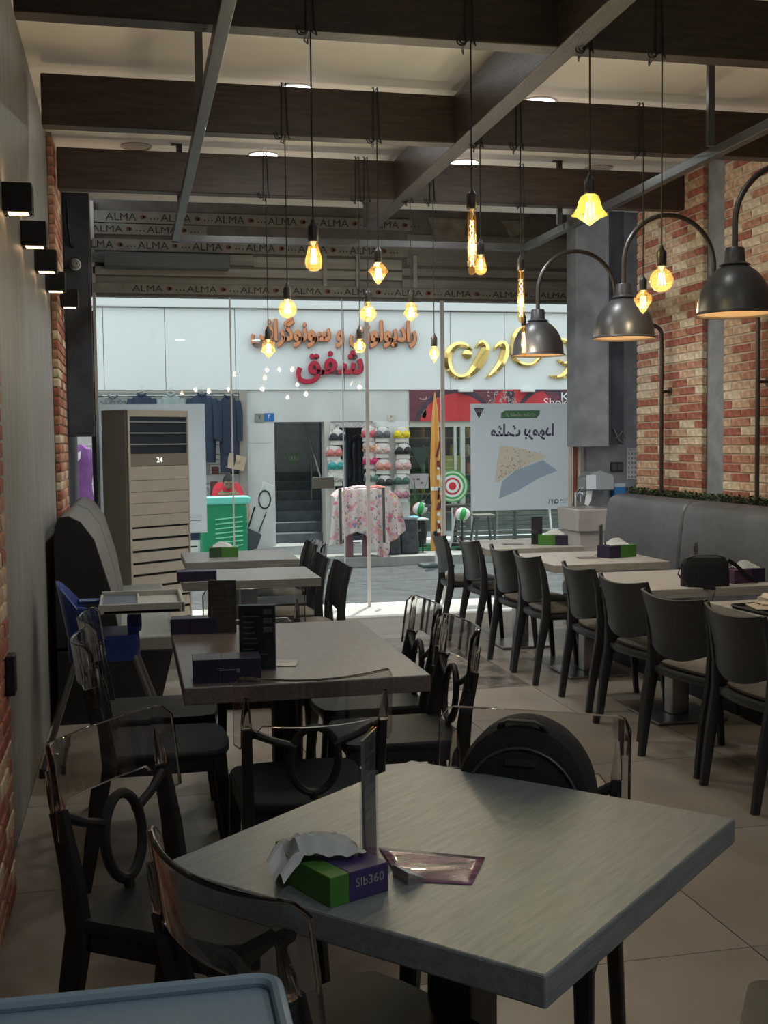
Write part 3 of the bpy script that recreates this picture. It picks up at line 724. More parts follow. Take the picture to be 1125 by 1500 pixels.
# pendant bulbs ------------------------------------------------------------
SOCK = mat('bulb_socket', (.02, .015, .012), .4); CORD = mat('black_cord', (.012, .011, .011), .6)
def pend(kind, px, ptop, pbot, yw, lab, beam, cat='pendant bulb', dia=None, fil=None):
    """px: image column, ptop: where glass meets the socket, pbot: bulb bottom; yw: depth of its beam"""
    a = on(px, ptop, 'y', yw); b = on(px, pbot, 'y', yw); L = a.z-b.z; top = 3.09
    t = thing('pendant_bulb', lab, cat, (a.x, yw, a.z), 0, 'amber filament pendants'); z0 = top-a.z
    sr = .021 if kind != 'thin' else .017
    G().lathe([(.001, .082), (.006, .08), (.010, .066), (sr*.85, .056), (sr, .05), (sr, .0), (sr*.9, -.006), (.001, -.006)], n=16).build('socket', SOCK, t)
    dy = beam[0]-yw
    pts = [(0, 0, .075), (0, 0, z0*.5), (0, 0, z0-.004)]
    g = G().tube(pts, .0032, 6)
    # cord looped round the beam above
    if beam[1]:
        e = .012; hh = .27
        lp = [(0, 0, z0-.005), (.004, -.0, z0-.012), (.03, dy-.006, z0-.014), (.02, dy-.010, z0+.02), (.012, dy-.010, z0+hh), (.016, dy+.05, z0+hh+.006), (.012, dy+.108, z0+hh), (.012, dy+.108, z0-.01), (-.01, dy+.05, z0-.016), (-.012, dy-.008, z0-.012), (-.008, dy-.010, z0+hh), (-.008, dy+.02, z0+hh+.006)]
        g.tube(lp, .0035, 6)
        h = [(-.004-.05*k/10, dy-.012+.004*math.sin(k), z0+.002-.020*math.sin(PI*k/10)+(.012 if k > 8 else 0)) for k in range(11)]
        g.tube(h, .003, 6)
        g.tube([(x_*.8, y_-.006, z_+.006) for x_, y_, z_ in h], .003, 6)
    g.build('cord', CORD, t)
    def glass(g, nm='glass_bulb'): g.build(nm, AMBER, t)
    r = (dia or .1)/2; n = 28
    if kind == 'pear':
        pr_ = [(.014, 0), (.017, -.1*L), (.026, -.38*L), (r*.98, -.62*L), (r, -.72*L), (r*.86, -.86*L), (r*.5, -.96*L), (.001, -L)]; glass(G().lathe(pr_, n=n, cap=False))
    elif kind == 'globe':
        c = -L+r; pr_ = [(.014, 0), (.016, -.08*L)]+[(r*math.sin(a), c+r*math.cos(a)) for a in [R(x) for x in range(24, 181, 12)]]; pr_[-1] = (.001, -L); glass(G().lathe(pr_, n=n, cap=False))
    elif kind in ('tube', 'thin'):
        pr_ = [(.012, 0), (r*.7, -.012), (r, -.03), (r, -L+.02), (r*.7, -L+.005), (.001, -L)]; glass(G().lathe(pr_, n=20, cap=False))
    elif kind == 'diamond':
        pr_ = [(.014, 0), (r*.55, -.14*L), (r, -.38*L), (r*.95, -.44*L), (r*.4, -.80*L), (.001, -L)]; glass(G().lathe(pr_, n=8, cap=False))
    elif kind == 'facet':
        pr_ = [(.014, 0), (r*.8, -.22*L), (r*.72, -.42*L), (r, -.66*L), (r*.5, -.80*L), (r*.42, -.9*L), (.001, -L)]; glass(G().lathe(pr_, n=6, cap=False))
    elif kind == 'star':
        g2 = G(); vs = []; N = 20; rows = [(.014, 0, .0), (r*.55, -.10*L, .05), (r*.60, -.22*L, .15), (r*.66, -.45*L, .22), (r*.80, -.60*L, .36), (r*.82, -.66*L, .42), (r*.45, -.78*L, .3), (r*.22, -.90*L, .1), (.001, -L, 0)]
        for q, z, am in rows:
            for k in range(N): a = 2*PI*k/N; f = 1+am*math.cos(5*a); vs.append((q*f*math.cos(a), q*f*math.sin(a), z))
        fs = [(i*N+k, i*N+(k+1) % N, (i+1)*N+(k+1) % N, (i+1)*N+k) for i in range(len(rows)-1) for k in range(N)]
        g2.add(vs, fs).build('glass_bulb', MATS.get('iris') or glow_glass('iris', (1, .86, .25), (.85, .62, .08), .10), t)
    # filament
    g = G()
    if kind in ('tube', 'thin'):
        rr_ = r*.42; N = 60
        for ph in (0, PI): g.tube([(rr_*math.cos(ph+k/N*7*PI), rr_*math.sin(ph+k/N*7*PI), -.05-(L-.085)*k/N) for k in range(N+1)], .0014, 5)
        m = FILW
    elif fil == 'spiral':
        N = 30; g.tube([(r*.28*math.cos(k/N*6*PI), r*.28*math.sin(k/N*6*PI), -.30*L-.45*L*k/N) for k in range(N+1)], .0016, 5); m = FILW
    else:
        w = .010 if kind == 'pear' else r*.34; zt, zb = -.28*L, -.74*L
        for k in range(6):
            a = 2*PI*k/6; g.tube([(w*math.cos(a)*.6, w*math.sin(a)*.6, zt), (w*math.cos(a), w*math.sin(a), zb)], .0022 if kind != 'pear' else .003, 5)
        m = FIL
    g.build('filament', m, t)
    ld = bpy.data.lights.new('bulb_light', 'POINT'); ld.energy = 3.7; ld.color = (.88, .95, 1.0); ld.shadow_soft_size = .02
    lo = bpy.data.objects.new('bulb_light', ld); COL.objects.link(lo); lo.parent = t; lo.location = (0, 0, -.6*L)
    G().lathe([(.012, -.004), (.005, -.02), (.004, -.24*L), (.001, -.24*L)], n=10).build('stem', mat('stem_glass', (.5, .38, .2), .2), t)
B1, B2, B3 = (4.50, 1), (6.02, 1), (7.46, 1)
pend('pear', 459, 352, 398, 4.46, 'glowing amber pear-shaped bulb, large one left of centre', B1, dia=.068)
pend('globe', 421, 437, 466, 5.98, 'round amber bulb with bright vertical filaments, left group', B2, dia=.094)
pend('facet', 393, 496, 524, 7.42, 'small faceted amber bulb furthest left, in front of the orange lettering', B3, dia=.1)
pend('diamond', 554, 383, 418, 5.98, 'amber diamond-shaped bulb in the centre', B2, dia=.108)
pend('globe', 539, 441, 472, 7.42, 'round bulb with pale spiral filament, centre', B3, dia=.108, fil='spiral')
pend('globe', 527, 495, 517, 7.42, 'smallest round bulb, hanging low in front of the orange lettering', (7.46, 1), dia=.08)
pend('facet', 602, 442, 471, 7.42, 'star-shaped faceted amber bulb right of centre', B3, dia=.105)
pend('diamond', 636, 506, 532, 7.42, 'smallest pointed amber bulb, beside the glass joint', B3, dia=.075)
pend('tube', 691, 304, 403, 4.46, 'long tubular bulb with twisted filament, nearer and larger one', B1, dia=.034)
pend('pear', 704, 372, 403, 5.98, 'glowing amber pear-shaped bulb beside the long tubular bulb', B2, dia=.066)
pend('tube', 763, 395, 473, 5.98, 'long tubular bulb with twisted filament, above the far dome lamp', B2, dia=.035)
pend('thin', 767, 476, 524, 7.42, 'thin tubular bulb just in front of the far dome lamp', B3, dia=.032)
pend('star', 864, 283, 331, 4.46, 'iridescent yellow star-shaped bulb', B1, dia=.135)
pend('globe', 969, 388, 428, 4.46, 'round amber bulb against the brick wall', B1, dia=.098)
pend('diamond', 942, 424, 461, 5.98, 'glowing diamond-shaped bulb against the brick wall', B2, dia=.112)

# air conditioner -----------------------------------------------------------
ACM = mat('beige_casing', (.40, .35, .285), .5, noise=.04, nscale=4); ACD = mat('dark_vent', (.012, .02, .03), .35); ACL = mat('silver_louvre', (.42, .42, .42), .35, metal=.3)
W, D, H = .62, .36, 1.80
ac = thing('air_conditioner', 'tall beige floor-standing air conditioner with dark vent and slatted lower panel', 'air conditioner', (-.016, 9.50, 0), R(36.4))
G().bx(0, W, .03, D, 0, H).build('casing', ACM, ac, True, .008)
G().bx(.02, W-.015, 0.0, .03, H-.06, H-.005).build('top_band', ACM, ac, True, .003)
G().bx(0, .022, -.002, .03, 0, H-.005).bx(W-.015, W, -.002, .03, 0, H-.005).build('edge_trim', ACM, ac, True, .003)
G().bx(.022, W-.015, .018, .03, H-.36, H-.06).build('vent', ACD, ac, False)
for k in range(3):
    G().box((W/2, .012, H-.10-.092*k), (W-.04, .03, .006), M=Matrix.Rotation(R(12), 3, 'X')).build('louvre', ACL, ac, False)
G().bx(.022, W-.015, .0, .03, H-.46, H-.362).build('display_panel', mat('display_panel', (.20, .17, .14), .35), ac, True, .002)
lettering('digits', '24', mat('led_white', (1, 1, 1), .5, emit=(1, .98, .95), estr=.7), .05, (W/2-.0, -.0015, H-.412), parent=ac, width=.058, height=.042, bold=-.0)
for k, (a, b) in enumerate(((H-.575, H-.463), (H-.67, H-.578), (H-.765, H-.673), (H-.86, H-.768), (H-.955, H-.863))):
    G().bx(.022, W-.015, 0.0, .03, a, b).build('front_panel', ACM, ac, True, .002)
G().bx(.022, W-.015, .02, .03, .03, H-.957).build('grille_back', BLACKF, ac, False)
z = H-.965
while z > .08:
    G().box((W/2, .006, z-.045), (W-.036, .006, .078), M=Matrix.Rotation(R(-10), 3, 'X')).build('slat', ACM, ac, False, .001); z -= .098

# high chair --------------------------------------------------------------
BLUE = mat('blue_plastic', (.028, .055, .22), .22); TRAY = mat('tray_plastic', (.36, .36, .33), .4)
hc = thing('high_chair', 'blue plastic high chair with pale tray and grey metal legs', 'high chair', (-.135, 5.62, 0), R(-90))
g = G()
def HF(u, v):
    a = PI*(u-.5)*1.25; rr_ = .15+.02*v
    z = .60+.27*v*(max(0, math.cos(a*.9))**.8); return (rr_*math.sin(a), -.03-rr_*math.cos(a)*.95-.03*v, z), (math.sin(a), -math.cos(a), 0)
g.shell(HF, 18, 10, .01).build('backrest', BLUE, hc)
slab(rrect(-.155, .155, -.17, .16, .05), .50, .62, 0, .03).build('seat', BLUE, hc)
slab(rrect(-.05, .05, .10, .17, .02), .62, .70, 0, .1).build('crotch_post', BLUE, hc)
g = G().prism(rrect(-.255, .255, -.02, .36, .02), .735, .752, 'xy')
g.bx(-.255, .255, .35, .365, .735, .78); g.bx(-.255, -.243, -.02, .36, .735, .78); g.bx(.243, .255, -.02, .36, .735, .78); g.bx(-.25, .25, -.025, -.013, .735, .765); g.bx(-.245, .245, .15, .16, .75, .765)
g.build('tray', TRAY, hc, False, .003)
G().bx(-.24, .24, -.01, .147, .7525, .756).build('tray_inlay', mat('grey_blue_inlay', (.10, .12, .16), .5), hc, False)
for sx in (-1, 1):
    for sy, yf in ((-1, -.29), (1, .30)):
        g = G().tube([(sx*.12, sy*.11, .58), (sx*.25, yf, .02)], .013, 8); lg0 = g.build('leg', mat('grey_tube', (.17, .16, .15), .35, metal=.6), hc)
        G().tube([(sx*.25, yf, 0), (sx*.249, yf*.99, .04)], .017, 8).build('foot_cap', BLACK, lg0)
for sx in (-1, 1): G().tube([(sx*.14, -.13, .75), (sx*.2, .0, .742)], .012, 8).build('tray_arm', BLUE, hc)

# things on tables ----------------------------------------------------------
GBOX = mat('box_green', (.05, .17, .025), .45); PBOX = mat('box_purple', (.022, .014, .042), .4); TISS = mat('tissue', (.44, .46, .44), .85)
CARD = mat('menu_print', (.12, .10, .12), .4, col2=(.05, .045, .07), nscale=9, kind='noise'); ACRY = pane_mat('acrylic', (.86, .88, .88), 1.0)
def tissue_box(lab, x, y, rz, group, s=1.0, body=GBOX, end=PBOX, z=.7501, tis=True, w=.105, L=.215, h=.072):
    t = thing('tissue_box', lab, 'tissue box', (x, y, z), rz, group)
    G().bx(-w/2*s, w/2*s, -L/2*s, L/2*s*.15, 0, h*s).build('carton', body, t, False, .0015)
    G().bx(-w/2*s, w/2*s, L*.075*s+.0002, L/2*s, 0, h*s).build('carton_end', end, t, False, .0015)
    if tis:
        g = G(); n = 10; vs = []; rr = random.Random(int(x*1000))
        for i in range(n+1):
            for j in range(7):
                u, v = i/n-.5, j/6-.5
                vs.append(((u*.07+v*.02)*s, (v*.14+.01)*s, h*s+.001+(.045*(1-abs(u)*1.9)*(.6+.4*math.cos(v*5)))*s+rr.uniform(-.004, .004)*s*(1 if abs(u) < .45 else 0)))
        g.add(vs, [(i*7+j, i*7+j+1, (i+1)*7+j+1, (i+1)*7+j) for i in range(n) for j in range(6)]).build('tissue', TISS, t, recalc=False)
    return t
gt = 'tissue boxes on the tables'
# foreground box, its long side towards the lower left
tb = thing('tissue_box', 'green and purple tissue box on the foreground table with a tissue sticking out', 'tissue box', (.317, 1.901, .7502), R(24.6), gt)
G().bx(-.059, -.021, -.085, .085, 0, .05).build('carton', GBOX, tb, False, .0015)
G().bx(-.0208, .059, -.085, .085, 0, .05).build('carton_end', mat('box_violet', (.045, .026, .11), .4), tb, False, .0015)
G().bx(-.057, .030, .082, .085, .05, .064).build('lid_flap', GBOX, tb, False)
lettering('lettering', 'Slb360', mat('label_grey', (.25, .26, .24), .6), .03, (.020, -.0858, .030), parent=tb, width=.058, height=.015, depth=.0003)
g = G(); rr = random.Random(5); vs = []
for i in range(17):
    for j in range(11):
        u, v = i/16, j/10
        x = -.10+.155*u+.02*(v-.5); y = .02+.11*(v-.5)*(1-.35*abs(u-.5))+.018*math.sin(u*5)
        z = .056+.030*math.sin(PI*u)**.8*(.65+.35*math.cos((v-.45)*6))+.005*math.sin(v*14+u*7)+.003*math.sin(u*31)
        if u < .3: z = .034+.085*u+.012*math.sin(v*9)
        if u >= .26: z = max(z, .0515)
        vs.append((x, y, z))
g.add(vs, [(i*11+j, i*11+j+1, (i+1)*11+j+1, (i+1)*11+j) for i in range(16) for j in range(10)]).build('tissue', TISS, tb, recalc=False)
tissue_box('dark purple tissue box at the near edge of the brown table', .285, 3.69, R(88), gt, 1.0, PBOX, mat('box_purple2', (.02, .012, .04), .4), tis=False, w=.115, h=.075)
tissue_box('dark purple tissue box at the far end of the brown table', .235, 4.66, R(85), gt, .85, PBOX, PBOX, tis=False)
tissue_box('dark purple tissue box with a small logo, on the nearer grey table by the window', .345, 6.47, R(90), gt, 1.0, PBOX, PBOX, tis=False, h=.055)
tissue_box('green tissue box on the grey table closest to the glass', .60, 7.80, R(85), gt, .9, GBOX, mat('box_dark_green', (.02, .06, .02), .5))
tissue_box('green tissue box on the beige table closest to the glass', 2.99, 7.90, R(-110), gt, 1.0, GBOX, PBOX)
tissue_box('green tissue box on the middle beige table, beside a small menu', 3.06, 6.93, R(-250), gt, 1.1, GBOX, PBOX)
tissue_box('purple tissue box right of the black handbag', 3.14, 5.50, R(-75), gt, 1.0, mat('box_plum', (.07, .025, .07), .4), PBOX)
o = G().box((0, 0, 0), (.05, .001, .004)).box((.035, 0, -.003), (.012, .001, .012)).box((-.02, 0, .006), (.02, .001, .003)).build('table_box_print', mat('logo_print', (.16, .14, .2), .6), None, False)
o.parent = [x for x in COL.objects if x.get('label', '').startswith('dark purple tissue box at the near')][0]; o.rotation_euler = (0, 0, R(-90)); o.location = (-.0582, 0, .04)
o.name = 'logo_print'
def menu(lab, x, y, rz, w, h, group, m=CARD, edge=True):
    t = thing('menu_stand', lab, 'menu stand', (x, y, .7501), rz, group)
    G().bx(-w/2, w/2, -.0015, .0015, .003, h).build('card', m, t, False)
    G().bx(-w/2-.003, w/2+.003, -.005, -.002, 0, h+.003).build('front_sheet', ACRY, t, False)
    G().bx(-w/2-.003, w/2+.003, .002, .005, 0, h+.003).build('back_sheet', ACRY, t, False)
    G().bx(-w/2-.003, w/2+.003, -.035, .035, 0, .003).build('foot', ACRY, t, False)
    g = G()
    rr = random.Random(int(x*999))
    for k in range(9): z = .03+(h-.05)*k/9; g.bx(-w/2+.01, -w/2+.01+rr.uniform(.3, .85)*w, -.0018, -.0015, z, z+.004)
    for k in range(3): g.bx(w/2-.04, w/2-.01, -.0018, -.0015, h-.03-.03*k, h-.012-.03*k)
    g.build('print', mat('menu_text', (.11, .11, .10), .6), t, False); return t
gm = 'upright menus on the tables'
menu('tall narrow acrylic menu seen nearly edge-on beside the foreground tissue box', .392, 1.935, R(64), .085, .245, gm, mat('menu_pale', (.22, .22, .21), .4, col2=(.12, .11, .13), nscale=14))
menu('tall dark menu at the near end of the brown table', .40, 3.82, R(-8), .12, .215, gm, mat('menu_dark', (.02, .03, .026), .25))
menu('tall dark menu at the far end of the brown table', .345, 4.62, R(-12), .11, .21, gm, mat('menu_dark2', (.05, .045, .04), .3, col2=(.12, .09, .08), nscale=20))
menu('dark menu on the beige table closest to the glass', 2.90, 7.99, R(20), .10, .20, gm)
menu('pale slim menu on the middle beige table', 3.00, 7.05, R(55), .10, .20, gm, mat('menu_grey', (.25, .22, .2), .4, noise=.3, nscale=20))
menu('slim menu behind the black handbag', 3.12, 5.98, R(50), .09, .17, gm, mat('menu_grey', (.25, .22, .2), .4))
# leaflets
def leaflet(lab, pts, m, grp='leaflets lying on the tables'):
    cx = sum(p[0] for p in pts)/4; cy = sum(p[1] for p in pts)/4
    o = G(); n = 8; vs = []
    for i in range(n+1):
        for j in range(n+1):
            u, v = i/n, j/n
            a = Vector(pts[0]).lerp(Vector(pts[1]), u); b = Vector(pts[3]).lerp(Vector(pts[2]), u); p = a.lerp(b, v)
            vs.append((p.x-cx, p.y-cy, .0014+.0022*max(0, math.sin(v*9+u*3))*(4*v*(1-v))+.006*max(0, .15-u)*5*v))
    o.add(vs, [(i*(n+1)+j, i*(n+1)+j+1, (i+1)*(n+1)+j+1, (i+1)*(n+1)+j) for i in range(n) for j in range(n)])
    q = o.build('leaflet', m, None, recalc=False); q.location = (cx, cy, .7501); q.modifiers.new('s', 'SOLIDIFY').thickness = .0006
    return tag(q, lab, 'leaflet', grp)
LEAFL = mat('purple_leaflet', (.10, .022, .065), .18, col2=(.28, .14, .2), nscale=16, stretch=(.6, 3, 1), coat=.6)
mf = [o for o in COL.objects if str(o.get('label', '')).startswith('tall narrow acrylic menu')][0]
G().bx(-.041, .041, -.0024, -.0019, .004, .10).build('lower_print', mat('menu_purple', (.05, .03, .08), .4), mf, False)
leaflet('glossy purple wrapped leaflet on the foreground table', [(.433, 2.055), (.609, 1.955), (.548, 1.838), (.435, 1.885)], LEAFL)
cv = G().prism([(.0, 0), (.045, .0), (.0, .022)], -.024, .024).build('folded_wedge', AMBER if False else mat('glossy_wrapper', (.55, .52, .48), .08, trans=.7), None, False)
cv.location = (.435, 1.885, .7501); cv.rotation_euler = (0, 0, R(20)); tag(cv, 'small clear folded wedge beside the purple leaflet', 'place card')
leaflet('pale leaflet lying behind the dark menu on the brown table', [(.43, 3.98), (.56, 3.95), (.53, 3.83), (.42, 3.86)], mat('pale_leaflet', (.30, .28, .26), .3, noise=.3, nscale=20))
leaflet('leaflet lying on the middle beige table', [(2.80, 7.0), (2.92, 6.99), (2.92, 6.86), (2.79, 6.88)], mat('brown_leaflet', (.12, .09, .08), .4))
leaflet('leaflet lying on the beige table closest to the glass', [(2.66, 8.1), (2.80, 8.08), (2.80, 7.98), (2.66, 8.0)], mat('brown_leaflet', (.12, .09, .08), .4))

# black handbag
hb = thing('handbag', 'black nylon handbag with shoulder strap on a beige table', 'handbag', (2.875, 5.41, .7502), R(-14))
def bagbody(w, d, h, top, bul=1.0, n=20, m=10):
    g = G(); vs = []
    sec = [(-1, -1), (-1, 1), (1, 1), (1, -1)]
    rows = []
    for j in range(m+1):
        v = j/m; ww = w/2*(1-.10*v**3-(.42*((v-.8)/.2)**2 if v > .8 else 0)); dd = d/2*(1-.25*v**2-(.55*((v-.8)/.2)**2 if v > .8 else 0)); z = h*(v if v < .8 else .8+.2*math.sin((v-.8)/.2*PI/2))
        for k in range(n):
            a = 2*PI*k/n; c, s_ = math.cos(a), math.sin(a); e = .55
            rows.append((ww*abs(c)**e*(1 if c > 0 else -1), dd*abs(s_)**e*(1 if s_ > 0 else -1), z))
    fs = [(j*n+k, j*n+(k+1) % n, (j+1)*n+(k+1) % n, (j+1)*n+k) for j in range(m) for k in range(n)]
    fs += [tuple(reversed(range(n))), tuple(range(m*n, (m+1)*n))]
    return g.add(rows, fs)
bagbody(.245, .10, .155, 0).build('body', CLOTHB, hb)
G().tube([(-.10, -.025, .145), (-.05, -.03, .160), (.05, -.03, .160), (.10, -.025, .145)], .004, 6).build('zip', mat('zip_dark', (.05, .05, .05), .4), hb)
G().bar([(-.12, 0, .12), (-.135, .01, .06), (-.10, -.06, .004), (-.03, -.09, .004), (.02, -.14, .004), (.01, -.17, -.002), (-.01, -.178, -.06), (-.03, -.178, -.14)], [.02]*8, [.003]*8, up=(1, 0, 0)).build('strap', CLOTHB, hb)
G().bar([(.12, 0, .13), (.17, .04, .10), (.25, .08, .03), (.30, .10, .004)], [.02]*4, [.003]*4, up=(0, 1, 0)).build('strap', CLOTHB, hb)
# backpack on the clear chair
bp = thing('backpack', 'black domed backpack sitting on a clear-back chair', 'backpack', (.872, 2.475, .466), face(-.51, -.86))
g = G(); vs = []; N = 28; rows = 12
prof = []
for k in range(N+1):
    a = PI*k/N; prof.append((.158*math.cos(a), .225+.182*math.sin(a)))
outl = [(.155, 0), (.16, .10)]+prof+[(-.16, .10), (-.155, 0)]
lay = [(-.075, .86), (-.065, .95), (-.03, 1.0), (.03, 1.0), (.055, .96), (.065, .88)]
n = len(outl)
for y, s_ in lay:
    for x, z in outl: vs.append((x*s_, y, z*(s_*.6+.4) if z > .05 else z))
fs = [(i*n+k, i*n+(k+1) % n, (i+1)*n+(k+1) % n, (i+1)*n+k) for i in range(len(lay)-1) for k in range(n)]+[tuple(reversed(range(n))), tuple(range((len(lay)-1)*n, len(lay)*n))]
g.add(vs, fs).build('body', CLOTHB, bp)
G().bar([(-.05, .045, .385), (-.045, .06, .402), (-.03, .058, .409), (.03, .058, .409), (.045, .06, .402), (.05, .045, .385)], [.02]*6, [.006]*6, up=(0, 0, 1)).build('top_handle', mat('webbing', (.02, .02, .022), .7), bp)
G().tube([(.135*math.cos(a), .068, .20+.15*math.sin(a)) for a in [PI*k/20 for k in range(21)]], .0035, 6).build('zip', mat('zip_dark', (.05, .05, .05), .4), bp)
G().bx(-.10, .10, .062, .078, .03, .16).build('front_pocket', CLOTHB, bp, True, .012)
G().bx(-.035, .035, .064, .072, .31, .325).build('logo_tab', mat('webbing', (.02, .02, .022), .7), bp, False)

# food tray at the right edge
ft = thing('food_tray', 'dark tray with folded paper and crumpled napkin at the right picture edge', 'tray', (2.85, 4.52, .7502), R(4))
g = G().prism(rrect(-.24, .24, -.16, .16, .03), 0, .006, 'xy').tube([(x, y, .012) for x, y in rrect(-.24, .24, -.16, .16, .03)], .007, 6, closed=True); g.build('tray', BLACK, ft)
pl = G().prism([(-.25, -.06), (-.02, -.15), (.22, -.13), (.23, .10), (-.05, .13), (-.20, .10)], .020, .023, 'xy').build('paper_liner', mat('kraft_paper', (.45, .38, .28), .8), ft, False); 
def crumple(r, seed, fl=.6):
    g = G(); rr = random.Random(seed); n, m = 18, 10; vs = []
    for j in range(m+1):
        for k in range(n):
            a = 2*PI*k/n; b = PI/2*j/m; q = r*(1+rr.uniform(-.18, .18)); vs.append((q*math.cos(a)*math.cos(b), q*math.sin(a)*math.cos(b), max(.001, q*math.sin(b)*fl)))
    return g.add(vs, [(j*n+k, j*n+(k+1) % n, (j+1)*n+(k+1) % n, (j+1)*n+k) for j in range(m) for k in range(n)])
np_ = crumple(.085, 3).build('napkin', mat('napkin', (.58, .50, .40), .85), None, True, recalc=False); np_.location = (2.77, 4.56, .7735); tag(np_, 'crumpled cream paper napkin on the food tray', 'napkin')
wr_ = crumple(.05, 9, .5).build('food_wrapper', mat('red_wrapper', (.25, .04, .04), .4, noise=.5, nscale=30), None, True, recalc=False); wr_.location = (2.93, 4.53, .7735); tag(wr_, 'crumpled dark red wrapper beside the napkin on the food tray', 'wrapper')

# pale blue tray table at the lower left corner of the picture
tt = thing('side_table', 'pale blue tray-topped table at the bottom left corner of the picture', 'table', (-.04, 1.30, 0), R(-1))
PBL_ = mat('pale_blue_plastic', (.22, .30, .36), .35)
o_ = rrect(-.36, .215, -.27, .27, .03)
G().prism(o_, .74, .748, 'xy').build('tray_top', PBL_, tt, True)
G().tube([(x, y, .756) for x, y in o_], .010, 8, closed=True).build('raised_rim', PBL_, tt)
G().bx(-.03, .03, -.03, .03, .02, .74).build('column', STL, tt, False, .004); G().bx(-.22, .15, -.2, .2, 0, .02).build('base_plate', BLACK, tt, False, .004)
# stool edge at lower right corner
bs = thing('padded_stool', 'dark leather stool seat cut off at the bottom right corner of the picture', 'stool', (1.20, 1.76, 0), R(-35))
slab(rrect(-.17, .17, -.17, .17, .04), .40, .45, .004).build('seat', mat('dark_leather', (.04, .045, .045), .35), bs)
for sx in (-1, 1):
    for sy in (-1, 1): G().bar([(sx*.14, sy*.14, 0), (sx*.13, sy*.13, .40)], [.024, .03], [.024, .03]).build('leg', BLACK, bs)

# washbasin, dispensers and small wall fittings -------------------------------
SINK = mat('pale_stoneware', (.40, .36, .33), .45, noise=.05)
wb = thing('washbasin', 'pale square pedestal washbasin below the towel dispenser', 'washbasin', (3.60, 8.78, 0))
G().box((0, 0, .87), (.285, .44, .18), taper=1.06).build('basin', SINK, wb, True, .008)
G().box((0, 0, .39), (.245, .38, .78)).build('pedestal', SINK, wb, True, .006)
G().bx(-.12, .12, -.18, .18, .958, .965).build('bowl', mat('bowl_shade', (.25, .23, .21), .3), wb, False)
fc = thing('faucet', 'chrome lever faucet on the back of the washbasin', 'faucet', (3.60, 8.93, .962))
G().bar([(0, 0, 0), (0, 0, .12)], [.045, .05], [.045, .05], up=(0, 1, 0)).build('body', CHROME, fc, True, .003)
G().bar([(0, 0, .10), (0, -.08, .125), (0, -.15, .105)], [.035, .035, .03], [.03, .02, .014], up=(0, 0, 1)).build('spout', CHROME, fc)
G().bar([(0, .0, .125), (0, -.07, .155)], [.025, .03], [.01, .008], up=(0, 0, 1)).build('lever', CHROME, fc)
p = on(871, 714, 'y', 9.17)
pd = thing('towel_dispenser', 'grey rounded paper towel dispenser on the stucco wall', 'dispenser', (p.x, 9.05, p.z-.02))
G().prism([(-.13, -.0), (.13, .0), (.13, .11), (.11, .135), (.0, .17), (-.08, .15), (-.13, .10)], -.0, .195).build('cover', mat('smoke_cover', (.17, .18, .18), .25), pd, True, .008)
G().bx(-.125, -.04, -.006, -.001, .01, .13).build('front_window', mat('white_window', (.5, .53, .56), .3), pd, False)
G().prism([(-.10, .0), (-.05, .0), (-.06, -.08), (-.085, -.13), (-.12, -.12)], .05, .052).build('paper_towel', PAPERW, pd, False)
p = on(905, 684, 'y', 9.22)
sk = thing('power_outlet', 'black double power outlet on the stucco wall', 'outlet', (p.x, 9.24, p.z))
G().box((0, 0, 0), (.115, .018, .082)).build('plate', BLACK, sk, True, .003)
for s in (-1, 1): G().box((s*.027, -.011, 0), (.045, .004, .06)).build('socket', mat('socket_grey', (.03, .03, .035), .5), sk, True, .001)
p = on(906, 724, 'y', 9.2)
sp = thing('soap_dispenser', 'small blue and clear liquid soap dispenser', 'dispenser', (p.x, 9.205, p.z-.03))
G().bx(-.05, .05, -.035, .04, 0, .09).build('soap_tank', mat('blue_soap', (.01, .16, .42), .2), sp, True, .006)
G().bx(-.05, .05, -.035, .04, .0902, .125).build('cover', mat('pale_cover', (.35, .42, .46), .2), sp, True, .004)
G().bx(-.035, -.005, -.05, -.036, -.03, .02).build('push_button', WHITE, sp, True, .003)
p = on(927, 679, 'y', 9.23)
nt_ = thing('notice', 'white paper notice with printed stick figures beside the brick wall', 'notice', (p.x, 9.246, p.z))
G().box((0, 0, 0), (.095, .002, .27)).build('sheet', mat('notice_paper', (.42, .40, .40), .8), nt_, False)
g = G(); rr = random.Random(8)
for r_ in range(6):
    for c_ in range(3): g.box((-.03+.03*c_, -.0015, .085-.04*r_), (.012, .001, .022)); g.box((-.03+.03*c_, -.0015, .085-.04*r_+.004), (.02, .001, .003))
g.box((0, -.0015, .12), (.06, .001, .006)).build('figures', mat('notice_ink', (.2, .2, .22), .8), nt_, False)
p = on(110, 387, 'y', 9.09)
cc = thing('security_camera', 'white dome security camera on the dark left pillar', 'security camera', (p.x, 9.118, p.z))
G().lathe([(.001, 0), (.044, 0), (.044, .015), (.038, .03), (.001, .03)], (0, 0, 0), 20, Matrix.Rotation(PI/2, 3, 'X')).build('base', WHITE, cc)
G().lathe([(.036, .03), (.034, .045), (.024, .06), (.001, .068)], (0, 0, 0), 20, Matrix.Rotation(PI/2, 3, 'X'), cap=False).build('dome', mat('camera_dome', (.25, .24, .23), .2), cc)
G().lathe([(.001, .0), (.010, .0), (.010, .02), (.001, .02)], (.008, -.045, .0), 12, Matrix.Rotation(PI/2, 3, 'X')).build('lens', BLACK, cc)
